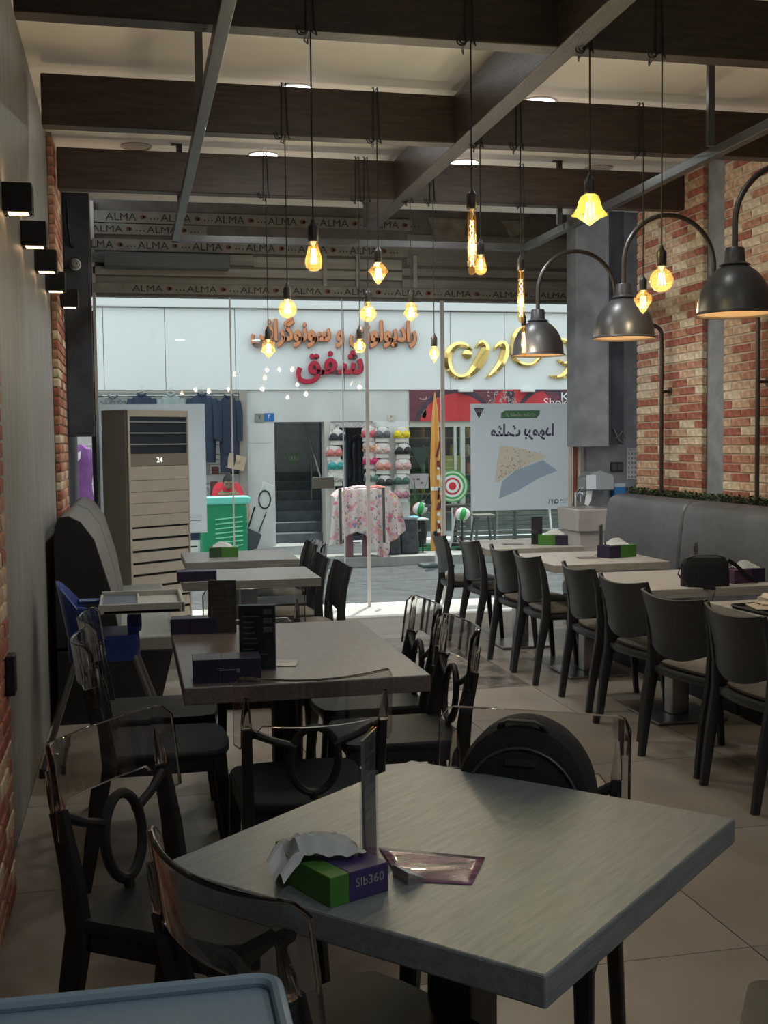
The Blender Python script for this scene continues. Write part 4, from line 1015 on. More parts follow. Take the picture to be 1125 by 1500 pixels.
# cable stubs near pillars
cb = G().tube([(3.99, 9.10, 1.60), (4.04, 9.09, 1.50), (4.09, 9.1, 1.47), (4.11, 9.12, 1.52), (4.10, 9.18, 1.56)], .006, 6).tube([(4.0, 9.10, 1.52), (4.03, 9.06, 1.55), (4.06, 9.09, 1.58)], .005, 6).build('loose_cables', mat('cable_grey', (.12, .12, .13), .5), None); tag(cb, 'loose grey cables poking from the right stucco casing', 'cable')
cb = G().tube([(-.42, 9.06, 3.35), (-.415, 9.08, 3.15), (-.40, 9.09, 3.03), (-.385, 9.115, 3.01)], .012, 8).build('flexible_duct', BLACK, None); tag(cb, 'thin black conduit bending into the dark left pillar', 'conduit')
for x, m in ((3.69, mat('pipe_white', (.5, .42, .38), .5)), (3.735, mat('pipe_rust', (.22, .06, .03), .6)), (3.775, mat('pipe_white', (.5, .42, .38), .5))):
    o = G().tube([(x, 9.33, .0), (x, 9.33, 1.47)], .019, 10).build('wall_pipe', m, None)
    tag(o, {3.69: 'pale vertical pipe left of the towel dispenser, nearest the glass', 3.735: 'rust red vertical pipe left of the towel dispenser', 3.775: 'pale vertical pipe directly behind the towel dispenser'}[x], 'pipe', 'vertical pipes beside the pier')
sb = G().box((-.398, 3.91, .76), (.028, .085, .13)).build('wall_switch', BLACK, None, False, .003); tag(sb, 'black wall switch plate on the near left brick wall', 'switch')

# ================================================================== STREET AND SHOPS OPPOSITE
YF, ZS, ZR = 17.6, -.05, -.17
FW = mat('white_panel', (.73, .75, .74), .4, noise=.02, nscale=1); FWP = mat('white_stone', (.56, .56, .54), .6, noise=.07, nscale=2)
ASPH = mat('grey_paving', (.065, .068, .074), .8, noise=.25, nscale=5, bump=.2)
st_ = struct(G().bx(-8, 16, 10.5, 15.3, ZR-.1, ZR).build('street', ASPH, None, False))
JT = mat('paving_joint', (.05, .055, .06), .9)
g = G()
for x in (-2.1, .3, 2.9, 5.6): g.box((x, 12.9, ZR+.0008), (.012, 4.9, .0016), rz=R(28))
g.box((3, 13.6, ZR+.0008), (16, .012, .0016)); g.build('joints', JT, st_, False)
sw = struct(G().bx(-8, 16, 15.3, YF+.3, ZR-.1, ZS).build('sidewalk', mat('concrete', (.30, .30, .28), .85, noise=.15, nscale=4), None, False))
def fx(px, py=650, y=YF): return on(px, py, 'y', y).x
def fz(py, px=562, y=YF): return on(px, py, 'y', y).z
fb = struct(G().bx(-8, 16, YF+2.2, YF+2.4, ZR, 6).build('wall_opposite', mat('shop_back', (.38, .38, .38), .9, noise=.1), None, False))
zb = fz(571); zt = 3.95
# big white fascia of panels
fs = struct(G().bx(-8, 16, YF+.02, YF+.12, zb, 6.2).build('wall_opposite_fascia', mat('joint_dark', (.25, .26, .26), .6), None, False))
jx = [-8, -3.2, -.35, fx(245), fx(347), fx(505), fx(660), fx(739), fx(848), 10.5, 16]
for a, b in zip(jx[:-1], jx[1:]):
    G().bx(a+.004, b-.004, YF-.03, YF+.02, zb, fz(456)).build('panel', FW, fs, False, .003)
G().bx(-8, 16, YF-.10, YF+.02, fz(455), fz(437)).build('cornice', mat('cornice_white', (.68, .69, .67), .5), fs, False, .01)
G().bx(-8, 16, YF-.06, YF+.02, fz(436.5), 6.2).build('upper_wall', mat('upper_wall', (.5, .5, .48), .8), fs, False)
# lettering: radiology sign
COP = mat('copper_letters', (.62, .24, .11), .35); COPD = mat('letter_sides', (.30, .08, .03), .5); REDL = mat('red_letters', (.42, .015, .04), .35)
def signtext(nm, txt, m, md, x0, x1, y0, y1, lab, bold, dep=.05):
    a = on(x0, y1, 'y', YF-.08); b = on(x1, y0, 'y', YF-.08)
    t = thing('sign_lettering', lab, 'sign', ((a.x+b.x)/2, YF-.032, (a.z+b.z)/2))
    lettering('letter_face', arabic(txt), m, 1, (0, -.085, 0), parent=t, width=b.x-a.x, height=b.z-a.z, bold=bold, depth=.004)
    lettering('letter_side', arabic(txt), md, 1, (0.012, -.042, -.006), parent=t, width=b.x-a.x, height=b.z-a.z, bold=bold, depth=.04)
    return t
signtext('a', 'رادیولوژی و سونوگرافی', COP, COPD, 367, 609, 465, 509, 'orange raised Persian lettering on the white fascia, upper line', .038)
signtext('b', 'شفق', REDL, mat('red_sides', (.2, .01, .02), .5), 433, 531, 513, 562, 'dark red raised Persian word under the orange lettering', .022)
# gold calligraphy
GOLD = mat('gold_mirror', (.85, .62, .22), .12, metal=1)
gs = thing('gold_sign', 'large gold mirror calligraphy letters on the white fascia', 'sign', (fx(740), YF-.03, fz(520)))
def stroke(pts, nm):
    W_ = []
    for (cx, cy, w) in pts:
        q = on(640+cx/5.11, 470+cy/5.11, 'y', YF-.08); W_.append((q.x-gs.location.x, q.z-gs.location.z, w/5.11*.0106))
    # smooth
    S = []
    for i in range(len(W_)-1):
        p0 = W_[max(i-1, 0)]; p1 = W_[i]; p2 = W_[i+1]; p3 = W_[min(i+2, len(W_)-1)]
        for k in range(5):
            t = k/5; S.append(tuple(.5*((2*p1[c])+(-p0[c]+p2[c])*t+(2*p0[c]-5*p1[c]+4*p2[c]-p3[c])*t*t+(-p0[c]+3*p1[c]-3*p2[c]+p3[c])*t**3) for c in range(3)))
    S.append(W_[-1]); g = G(); vs = []; n = len(S)
    for i, (x, z, w) in enumerate(S):
        a = S[max(i-1, 0)]; b = S[min(i+1, n-1)]; tx, tz = b[0]-a[0], b[1]-a[1]; L = math.hypot(tx, tz) or 1; nx, nz = -tz/L, tx/L; w = max(w, .006)
        vs += [(x+nx*w/2, 0, z+nz*w/2), (x+nx*w/2, -.05, z+nz*w/2), (x, -.075, z), (x-nx*w/2, -.05, z-nz*w/2), (x-nx*w/2, 0, z-nz*w/2)]
    fs_ = [(i*5+k, i*5+(k+1) % 5, (i+1)*5+(k+1) % 5, (i+1)*5+k) for i in range(n-1) for k in range(5)]+[(4, 3, 2, 1, 0), tuple(range((n-1)*5, n*5))]
    g.add(vs, fs_).build(nm, GOLD, gs)
stroke([(265, 215, 12), (240, 200, 30), (200, 178, 38), (140, 185, 50), (90, 240, 62), (80, 310, 62), (110, 385, 50), (170, 420, 36), (235, 405, 44), (290, 350, 72), (340, 270, 84), (365, 200, 64), (335, 160, 34), (292, 200, 10)], 'letter')
stroke([(192, 250, 20), (210, 250, 60), (232, 252, 72), (262, 252, 40)], 'letter_dot')
stroke([(428, 218, 10), (455, 185, 34), (500, 172, 50), (512, 225, 66), (485, 310, 62), (430, 380, 40), (370, 428, 10)], 'letter')
stroke([(655, 60, 12), (625, 65, 40), (590, 110, 50), (575, 180, 44), (570, 240, 34), (590, 295, 30), (650, 328, 32), (720, 322, 26), (790, 250, 30), (880, 120, 36), (860, 50, 40), (820, 45, 20)], 'letter')
stroke([(905, 290, 12), (950, 320, 26), (1000, 300, 40), (1010, 230, 50), (985, 165, 40), (930, 145, 30), (905, 190, 20), (930, 260, 18)], 'letter')
stroke([(1000, 240, 60), (1020, 300, 64), (985, 380, 60), (920, 420, 34), (845, 412, 10)], 'letter')

# building fabric under the fascia
def wallpiece(nm, x0, x1, y0, y1, m, dy=0, th=.25, lab=None):
    o = struct(G().bx(fx(x0), fx(x1), YF+dy, YF+dy+th, y1 if y1 < -0.01 and y1 > -1 else fz(y1), fz(y0)).build(nm, m, None, False)); return o
struct(G().bx(fx(362), fx(402), YF, YF+.3, ZS, zb).build('wall_opposite_pier', FWP, None, False))
struct(G().bx(fx(402), fx(600), YF, YF+.3, fz(617), zb).build('wall_opposite_lintel', FWP, None, False))
struct(G().bx(fx(546), fx(599), YF, YF+.3, ZS, fz(617)).build('wall_opposite_pier_right', mat('white_wallboard', (.66, .66, .65), .6), None, False))
struct(G().bx(fx(351), fx(362), YF-.05, YF+.2, ZS, zb).build('trim_4', mat('shop_post', (.30, .27, .23), .5), None, False))
struct(G().bx(fx(475), fx(484), YF-.04, YF+.25, ZS, fz(617)).build('trim_5', mat('pale_post', (.5, .48, .43), .5), None, False))
G_ = G().bx(fx(364), fx(398), YF-.005, YF, fz(647), fz(619)); o = G_.build('meter_hatch', FWP, None, False, .01); tag(o, 'square white hatch on the white pier', 'hatch')
# stairway
g0 = thing('stairway', 'dark stone stairs climbing inside the opposite doorway', 'stairs', (fx(440), YF+.3, ZS))
sx0, sx1 = fx(404)-fx(440), fx(478)-fx(440); ST = mat('stair_stone', (.10, .115, .13), .5, noise=.2)
for k in range(9): G().bx(sx0-.1, sx1+.25, .02+.28*k, .32+.28*k, 0, .0+.155*(k+1)).build('step', ST, g0, False, .008)
G().bx(sx0-.16, sx0-.1, -.29, 2.6, 0, 3.0).bx(sx1+.25, sx1+.31, -.29, 2.6, 0, 3.0).build('side_wall', mat('stair_wall', (.12, .14, .15), .7), g0, False)
G().tube([(sx1-.02, .05, .95), (sx1-.02, 2.4, 2.25)], .018, 8).tube([(sx1-.02, .05, .0), (sx1-.02, .05, .95)], .014, 8).tube([(sx1-.02, 1.1, .62), (sx1-.02, 1.1, 1.53)], .012, 8).build('handrail', STL, g0)
# number plates
for px, py, w, h, m, tx, lab in ((380, 612, .14, .13, mat('grey_plate', (.22, .22, .19), .5), '۷', 'small grey square plaque with the number 7'), (394, 611, .15, .12, mat('blue_plate', (.02, .13, .36), .4), '۲', 'small blue street number plaque'),
                                 (573, 612, .10, .09, mat('cream_plate', (.5, .47, .38), .5), '۳', 'small cream number plaque above the underwear display')):
    p = on(px, py, 'y', YF); o = G().box((0, 0, 0), (w, .02, h)).build('number_plaque', m, None, False, .003); o.location = (p.x, YF-.012, p.z); tag(o, lab, 'plaque')
    lettering('digit', tx, PAPERW if 'blue' in lab else BLACK, .08, (0, -.0115, .012), parent=o, height=h*.5, width=h*.3, depth=.0006)

# clothes shop on the left
SHW = mat('slatwall', (.62, .62, .60), .6)
sl = struct(G().bx(-5, fx(351), YF+1.1, YF+1.16, ZS, zb+.3).build('wall_shop_back', mat('slat_joint', (.25, .25, .25), .7), None, False))
z = ZS
while z < zb: G().bx(-5, fx(351), YF+1.07, YF+1.10, z+.006, z+.15).build('slat', SHW, sl, False); z += .156
struct(G().bx(-8, fx(351), YF+.3, YF+1.1, zb, zb+.05).build('ceiling_shop', SHW, None, False))
jb = struct(G().bx(-8, fx(352), YF-.02, YF+.06, zb-.05, zb).build('trim_6', mat('shop_rail', (.35, .33, .29), .5), None, False))
rl = tag(G().tube([(fx(152), YF-.05, fz(579)), (fx(350), YF-.05, fz(579))], .016, 8).build('clothes_rail', STL, None), 'horizontal metal clothes rail across the clothes shop front', 'rail')
def jacket(px0, px1, yt, yb_, m, lab, coat=False):
    x0, x1 = fx(px0), fx(px1); xc = (x0+x1)/2; w = (x1-x0); zt_ = fz(yt); zb_ = fz(yb_); H_ = zt_-zb_
    t = thing('hanging_garment', lab, 'jacket', (xc, YF-.05, zt_), 0, 'garments hanging in the clothes shop')
    g = G(); vs = []; rows = [(.12, 0, .04), (.32, -.04, .07), (.46, -.12, .09), (.50, -.30, .10), (.46, -.62, .10), (.48, -.62-.01, .10), (.42, -1, .09)]
    rows = [(.10, 0, .04), (.30, -.035*1, .07), (.44, -.11, .09), (.50, -.22, .10), (.47, -min(.6, H_*.8), .11), (.44, -H_, .10)]
    n = 20
    for r_, z_, d in rows:
        for k in range(n): a = 2*PI*k/n; vs.append((r_*w*math.cos(a)*(1), d*math.sin(a)*(1+.15*math.sin(5*a)), z_))
    g.add(vs, [(i*n+k, i*n+(k+1) % n, (i+1)*n+(k+1) % n, (i+1)*n+k) for i in range(len(rows)-1) for k in range(n)]+[tuple(reversed(range(n))), tuple(range((len(rows)-1)*n, len(rows)*n))])
    g.build('body', m, t)
    for s in (-1, 1): G().tube([(s*w*.38, -.02, -.08), (s*w*.47, -.05, -.25), (s*w*.47, -.06, -min(.68, H_*.8))], [.06, .06, .05], 10).build('sleeve', m, t)
    G().tube([(-w*.2, 0, .01), (-.02, 0, .045), (0, 0, .06), (.02, 0, .045), (w*.2, 0, .01)], .006, 6).tube([(0, 0, .06), (0, 0, .10), (.02, 0, .115)], .003, 6).build('hanger', STL, t)
    G().tube([(-.07, -.06, .015), (0, -.075, -.03), (.07, -.06, .015)], .014, 8).build('collar', m, t)
NAVY = mat('navy_cloth', (.015, .03, .055), .85, noise=.2); GRC = mat('grey_checked_cloth', (.12, .13, .13), .85, noise=.5, nscale=30); SAGE = mat('sage_cloth', (.25, .30, .28), .85, noise=.1)
jacket(150, 184, 580, 660, GRC, 'grey checked jacket hanging at the left end of the shop rail')
jacket(189, 229, 577, 700, NAVY, 'navy jacket hanging second on the shop rail')
jacket(232, 271, 577, 700, SAGE, 'pale sage shirt hanging in the middle of the shop rail')
jacket(275, 318, 577, 674, NAVY, 'long navy shirt hanging beside the left poster edge')
jacket(320, 351, 580, 688, mat('navy_cloth2', (.012, .022, .045), .85), 'dark navy coat hanging at the right end of the shop rail')
p = on(346, 677, 'y', YF-.12)
cb = G().box((0, 0, 0), (.27, .012, .22), M=Matrix.Rotation(R(14), 3, 'Y')).build('cardboard_sign', mat('cardboard', (.42, .33, .22), .8, noise=.1), None, False); cb.location = (p.x, YF-.14, p.z)
tag(cb, 'tilted brown cardboard notice hanging at the clothes shop corner', 'sign'); lettering('scribble', arabic('فروش'), mat('pencil', (.2, .14, .09), .9), .06, (0, -.0065, 0), parent=cb, width=.13, height=.07, depth=.0004)
# shelf with bags behind the man
sh_ = thing('shop_shelf', 'white shelf of folded goods behind the man in red', 'shelf', (fx(325), YF+.45, ZS))
for z in (.35, .75, 1.08, 1.32): G().bx(-.5, .38, -.15, .15, z, z+.02).build('board', SHW, sh_, False)
for sx in (-.5, .36): G().bx(sx, sx+.02, -.15, .15, 0, 1.4).build('upright', mat('wood_upright', (.40, .28, .18), .6), sh_, False)
GM = [mat('goods_%d' % i, c, .8) for i, c in enumerate(((.03, .04, .06), (.55, .5, .5), (.3, .12, .12), (.5, .45, .38), (.05, .05, .06)))]
k = 0
for z in (.37, .77, 1.10):
    x = -.46; n_ = 0
    while x < .28:
        w = .10+.05*((k*7) % 3)/2; o = G().box((0, 0, 0), (w, .22, .12+.05*((k*5) % 3))).build('folded_goods', GM[k % 5], None, True, .015); o.location = (fx(325)+x+w/2, YF+.45, ZS+z+(.12+.05*((k*5) % 3))/2)
        tag(o, '%s folded goods, piece %s on the %s board of the shelf behind the man' % (('dark blue', 'pale pink', 'brown-red', 'cream', 'near-black')[k % 5], ('first', 'second', 'third', 'fourth', 'fifth', 'sixth')[n_], {.37: 'lowest', .77: 'middle', 1.10: 'top'}[z]), 'goods', 'folded goods on the shop shelf'); n_ += 1; x += w+.03; k += 1
# purple dress at far left
t = thing('purple_dress', 'bright purple garment with white heart-shaped print at the far left of the window', 'dress', (fx(112, 700, 15.6), 15.6, ZS))
g = G(); vs = []; n = 24; rows = [(.10, 1.58, .05), (.19, 1.52, .08), (.23, 1.35, .11), (.19, 1.05, .11), (.22, .8, .13), (.30, .1, .17)]
for r_, z_, d in rows:
    for k in range(n): a = 2*PI*k/n; vs.append((r_*math.cos(a)*(1+.05*math.sin(7*a)), d*math.sin(a)*(1+.2*math.sin(6*a)), z_))
g.add(vs, [(i*n+k, i*n+(k+1) % n, (i+1)*n+(k+1) % n, (i+1)*n+k) for i in range(len(rows)-1) for k in range(n)]+[tuple(reversed(range(n))), tuple(range((len(rows)-1)*n, len(rows)*n))]).build('cloth', mat('purple_cloth', (.15, .055, .20), .7, noise=.2), t)
PW = mat('white_print', (.7, .65, .72), .7)
G().prism([(-.10, 1.48), (-.04, 1.52), (0.02, 1.47), (.07, 1.50), (.06, 1.40), (-.06, 1.26), (-.12, 1.36)], -.135, -.115).build('heart_print', PW, t, False)
G().prism([(-.12, 1.05), (-.07, 1.07), (-.06, .93), (-.11, .92)], -.135, -.12).build('print_block', mat('mauve_print', (.32, .22, .25), .7), t, False)
G().lathe([(.02, 0), (.02, 1.5)], n=10).lathe([(.2, 0), (.2, .02), (.02, .04)], n=20).build('stand', BLACK, t)
# iron post outside left
tag(G().bar([(-.28, 10.6, ZR), (-.30, 10.6, 1.2), (-.31, 10.6, 2.7)], [.06]*3, [.05]*3).build('iron_post', BLACK, None), 'black iron post just outside the far left glass', 'post')

# man in red -------------------------------------------------------------
pm = on(333, 700, 'y', 16.75)
MX, MY = pm.x, 16.75
man = thing('person', 'man in a red shirt with short black hair, bending over a green case', 'person', (MX, MY, ZS))
def skin_fig(name, verts, edges, radii, m, parent, root=0, sub=1):
    me = bpy.data.meshes.new(name); me.from_pydata(verts, edges, []); o = bpy.data.objects.new(name, me); COL.objects.link(o); o.parent = parent
    q = o.modifiers.new('skin', 'SKIN'); q.use_smooth_shade = True
    for i, r in enumerate(radii):
        sv = me.skin_vertices[0].data[i]; sv.radius = (r, r) if not isinstance(r, tuple) else r
        sv.use_root = (i == root)
    o.modifiers.new('s', 'SUBSURF').levels = sub; o.modifiers[-1].render_levels = sub; me.materials.append(m); return o
# standing, leaning forward toward the camera (-y), arms reaching down to the case
HZ = fz(716, 333, 16.6)-ZS      # chin height above the pavement
sh_z = HZ-.09
V = [(0, .28, .62), (0, .22, .80), (0, .08, 1.0), (0, -.06, sh_z-.03), (0, -.12, sh_z+.05), (.17, -.08, sh_z-.03), (-.17, -.08, sh_z-.03), (.26, -.20, sh_z-.26), (-.26, -.20, sh_z-.26), (.20, -.36, sh_z-.46), (-.20, -.36, sh_z-.46),
     (.10, .26, .60), (-.10, .26, .60), (.13, .12, .34), (-.13, .12, .34), (.13, .26, .06), (-.13, .26, .06), (.13, .12, .03), (-.13, .12, .03)]
Eg = [(0, 1), (1, 2), (2, 3), (3, 4), (3, 5), (3, 6), (5, 7), (6, 8), (7, 9), (8, 10), (0, 11), (0, 12), (11, 13), (12, 14), (13, 15), (14, 16), (15, 17), (16, 18)]
Rd = [(.15, .11), (.15, .11), (.16, .11), (.15, .10), .055, .075, .075, .045, .045, .032, .032, .085, .085, .06, .06, .045, .045, .035, .035]
body = skin_fig('body', V, Eg, Rd, SKIN, man)
# shirt over the torso and upper arms
V2 = [(0, .23, .78), (0, .09, 1.0), (0, -.05, sh_z-.03), (.17, -.08, sh_z-.03), (-.17, -.08, sh_z-.03), (.235, -.15, sh_z-.16), (-.235, -.15, sh_z-.16)]
skin_fig('shirt', V2, [(0, 1), (1, 2), (2, 3), (2, 4), (3, 5), (4, 6)], [(.175, .13), (.18, .13), (.165, .118), .09, .09, .072, .072], RED, man)
V3 = [(0, .28, .74), (.10, .26, .60), (-.10, .26, .60), (.13, .12, .34), (-.13, .12, .34), (.13, .26, .09), (-.13, .26, .09)]
skin_fig('trousers', V3, [(0, 1), (0, 2), (1, 3), (2, 4), (3, 5), (4, 6)], [(.17, .13), .10, .10, .075, .075, .06, .06], NAVY, man)
# head, tilted down
HM = Matrix.Rotation(R(28), 3, 'X'); HC = Vector((0, -.175, HZ+.09))
g = G(); vs = []; n = 24; m = 16
for j in range(m+1):
    b = -PI/2+PI*j/m
    for k in range(n):
        a = 2*PI*k/n; x = .076*math.cos(a)*math.cos(b); y = .095*math.sin(a)*math.cos(b); z = .115*math.sin(b)
        fr_ = max(0, -math.sin(a))*math.cos(b)
        if z < 0: x *= 1-.28*(-z/.115)**1.3; y = y*(1-.18*(-z/.115))
        ee = math.exp(-((z-.012)/.016)**2)*math.exp(-((abs(x)-.030)/.014)**2)*fr_; y += .010*ee          # eye sockets
        y -= .022*math.exp(-((z+.018)/.020)**2)*math.exp(-(x/.012)**2)*fr_                                # nose
        y -= .006*math.exp(-((z+.052)/.008)**2)*math.exp(-(x/.024)**2)*fr_                                # lips
        vs.append(HM @ Vector((x, y, z))+HC)
g.add(vs, [(j*n+k, j*n+(k+1) % n, (j+1)*n+(k+1) % n, (j+1)*n+k) for j in range(m) for k in range(n)])
for s in (-1, 1): g.lathe([(.001, -.010), (.020, -.006), (.022, .0), (.016, .006), (.001, .008)], HM @ Vector((s*.078, .008, -.005))+HC, 12, HM @ Matrix.Rotation(PI/2, 3, 'Y'), sx=1.4, sy=.9)
g.build('head', SKIN, man)
g = G(); vs = []
for j in range(10):
    b = R(6)+R(84)*j/9
    for k in range(n):
        a = 2*PI*k/n; q = .086*1.0; dip = max(0, -math.sin(a))
        bb = b if dip < .2 else max(b, R(34)*min(1, (dip-.2)*2))
        vs.append(HM @ Vector((.085*math.cos(a)*math.cos(bb), .106*math.sin(a)*math.cos(bb)+.002, .126*math.sin(bb)))+HC)
g.add(vs, [(j*n+k, j*n+(k+1) % n, (j+1)*n+(k+1) % n, (j+1)*n+k) for j in range(9) for k in range(n)]).build('hair', HAIR, man)
g = G()
for s in (-1, 1): g.lathe([(.001, .009), (.012, 0), (.001, -.009)], HM @ Vector((s*.030, -.083, .014))+HC, 12, HM)
g.build('eyes', mat('eye_dark', (.05, .04, .04), .3), man)
g = G()
for s in (-1, 1): g.tube([HM @ Vector((s*.014, -.096, .032))+HC, HM @ Vector((s*.032, -.096, .039))+HC, HM @ Vector((s*.050, -.083, .033))+HC], .0045, 6)
g.build('eyebrows', HAIR, man)
# hands with five fingers on the case
for s in (-1, 1):
    g = G(); w0 = Vector((s*.20, -.36, sh_z-.46))
    g.bar([w0, w0+Vector((0, -.05, -.03)), w0+Vector((0, -.09, -.045))], [.05, .075, .07], [.035, .03, .026], up=(0, 0, 1))
    for f in range(4): x = (-.028+.019*f); L = (.055, .066, .062, .048)[f]; q = w0+Vector((x, -.085, -.045)); g.tube([q, q+Vector((0, -L*.5, -.005)), q+Vector((0, -L*.85, -.025))], [.009, .0085, .007], 8)
    q = w0+Vector((-s*.034, -.04, -.03)); g.tube([q, q+Vector((-s*.022, -.025, -.008)), q+Vector((-s*.026, -.048, -.02))], [.011, .010, .008], 8)
    g.build('hand', SKIN, man)
# green case
gcx = fx(330, 760, 16.12)
gcs = thing('green_case', 'large ribbed green plastic case standing in front of the man', 'case', (gcx, 16.08, ZS), R(4))
CW = .64; CH = fz(726, 330, 16.2)-ZS
TM = Matrix.Rotation(R(-5), 3, 'Y')
g = G().prism(rrect(-CW/2-.03, CW/2-.03, 0.0, CH-.10, .07), -.11, .12); g.build('shell', GREENB, gcs, True, .03, 3)
G().prism(rrect(-CW/2+.0, CW/2+.02, CH-.115, CH, .05), -.13, .13).build('lid', mat('pale_green_plastic', (.16, .62, .50), .3), gcs, True, .025, 3)
g = G()
for k in range(7): g.tube([(-.16, -.115, CH-.32-.065*k), (.22, -.115, CH-.29-.065*k)], .011, 6)
g.build('ribs', mat('green_rib', (.16, .55, .34), .25), gcs)
# white hand truck with black basket
hx = fx(388, 740, 16.6)
ht = thing('hand_truck', 'white folding trolley with black wire loop and dark basket leaning on the pier', 'trolley', (hx, 16.75, ZS), 0)
a0 = on(362, 800, 'y', 16.75); 
def L3(px, py, y=16.75): q = on(px, py, 'y', y); return (q.x-hx, y-16.75, q.z-ZS)
G().prism([(L3(353, 790)[0], L3(353, 790)[2]), (L3(378, 735)[0], L3(378, 735)[2]), (L3(385, 705)[0], L3(385, 705)[2]), (L3(402, 712)[0], L3(402, 712)[2]), (L3(396, 735)[0], L3(396, 735)[2]), (L3(379, 790)[0], L3(379, 790)[2])], -.012, .012).build('board', mat('trolley_white', (.6, .62, .60), .4), ht, True, .006)
G().tube([Vector(L3(387.5+9*math.cos(a)*.95, 731.5+13*math.sin(a)))+Vector((0, -.02, 0)) for a in [2*PI*k/24 for k in range(24)]], .010, 8, closed=True).build('loop_handle', BLACK, ht)
G().tube([Vector(L3(373, 742))+Vector((0, -.02, 0)), Vector(L3(364, 772))+Vector((0, -.02, 0))], .012, 6).tube([Vector(L3(390, 750))+Vector((0, -.02, 0)), Vector(L3(379, 779))+Vector((0, -.02, 0))], .008, 6).build('side_rods', BLACK, ht)
q0, q1 = L3(353, 800), L3(382, 775)
G().prism([(q0[0], q0[2]+.03), (L3(360, 771)[0], L3(360, 771)[2]), (L3(382, 782)[0], L3(382, 782)[2]), (L3(375, 802)[0], L3(375, 802)[2]), (L3(364, 805)[0], L3(364, 805)[2])], -.16, -.02).build('basket', mat('basket_grey', (.07, .08, .09), .6), ht, True, .01)
G().tube([Vector(L3(332, 765))+Vector((0, -.2, 0)), Vector(L3(346, 775))+Vector((0, -.2, 0)), Vector(L3(354, 786))+Vector((0, -.1, 0))], .018, 8).build('crank_arm', STL, ht)
g = G()
for s in (0, .2): g.lathe([(.02, -.02), (.06, -.02), (.06, .02), (.02, .02)], (L3(357, 800)[0]+s*.3, -.05, .06), 18, Matrix.Rotation(PI/2, 3, 'Y'))
g.build('wheels', BLACK, ht)
# white carton left of the case
ct = thing('white_carton', 'white and navy cardboard carton on the pavement beside the green case', 'carton', (fx(291, 780, 16.3), 16.3, ZS))
G().bx(-.2, .16, -.15, .15, 0, .36).build('carton', PAPERW, ct, False, .004)
G().bx(-.19, .16, -.152, -.15, .24, .34).build('navy_band', NAVY, ct, False); G().bx(-.17, -.03, -.1525, -.15, .14, .16).build('print', BLACK, ct, False)
G().bx(-.06, .16, -.12, .12, .362, .56).build('upper_box', mat('lilac_box', (.30, .31, .40), .6), ct, False, .004)

# underwear display -------------------------------------------------------
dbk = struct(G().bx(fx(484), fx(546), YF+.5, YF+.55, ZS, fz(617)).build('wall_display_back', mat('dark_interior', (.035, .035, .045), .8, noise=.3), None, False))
hdr = tag(G().bx(fx(484), fx(551), YF-.03, YF+.03, fz(626), fz(618)).build('display_header', mat('speckled_grey', (.42, .38, .38), .7, noise=.4, nscale=30), None, False), 'narrow speckled header board above the dark display niche', 'board')
pnl = tag(G().bx(fx(483), fx(489), YF-.06, YF, ZS, fz(620)).build('upright_board', mat('cream_panel', (.5, .48, .43), .6), None, False), 'narrow cream upright panel left of the display niche', 'panel')
BUST = mat('bust_form', (.60, .56, .52), .5)
bproto = {}
def bust(px, py, col, lab, y=YF-.09, band=.0, pink=None):
    key = col
    t = thing('bust_form', lab, 'display bust', tuple(on(px, py, 'y', y)), 0, 'display busts wearing bras'); s = 1.12
    if key not in bproto:
        m = mat('lingerie_%d' % len(bproto), col, .7, noise=.25, nscale=40)
        g = G(); prof = [(.001, -.115), (.10, -.11), (.095, -.06), (.108, .0), (.11, .05), (.085, .085), (.035, .10), (.03, .125), (.001, .128)]; g.lathe(prof, n=20, sy=.5)
        b = g.build('bust', BUST, t)
        g = G()
        for sx in (-1, 1):
            g.lathe([(.056, -.008), (.056, .004), (.048, .026), (.030, .042), (.001, .05)], (sx*.056, -.045, .0), 16, Matrix.Rotation(PI/2, 3, 'X') @ Matrix.Identity(3), sy=.92)
            g.bar([(sx*.075, -.055, .045), (sx*.08, -.035, .085), (sx*.06, .0, .10)], [.010]*3, [.004]*3, up=(1, 0, 0))
        g.lathe([(.105, -.052), (.118, -.045), (.118, -.012), (.112, -.005)], n=20, sy=.52)
        c = g.build('bra', m, t); bproto[key] = (b.data, c.data)
    else:
        for nm, me in zip(('bust', 'bra'), bproto[key]): o = bpy.data.objects.new(nm, me); COL.objects.link(o); o.parent = t
    t.scale = (s, s, s)
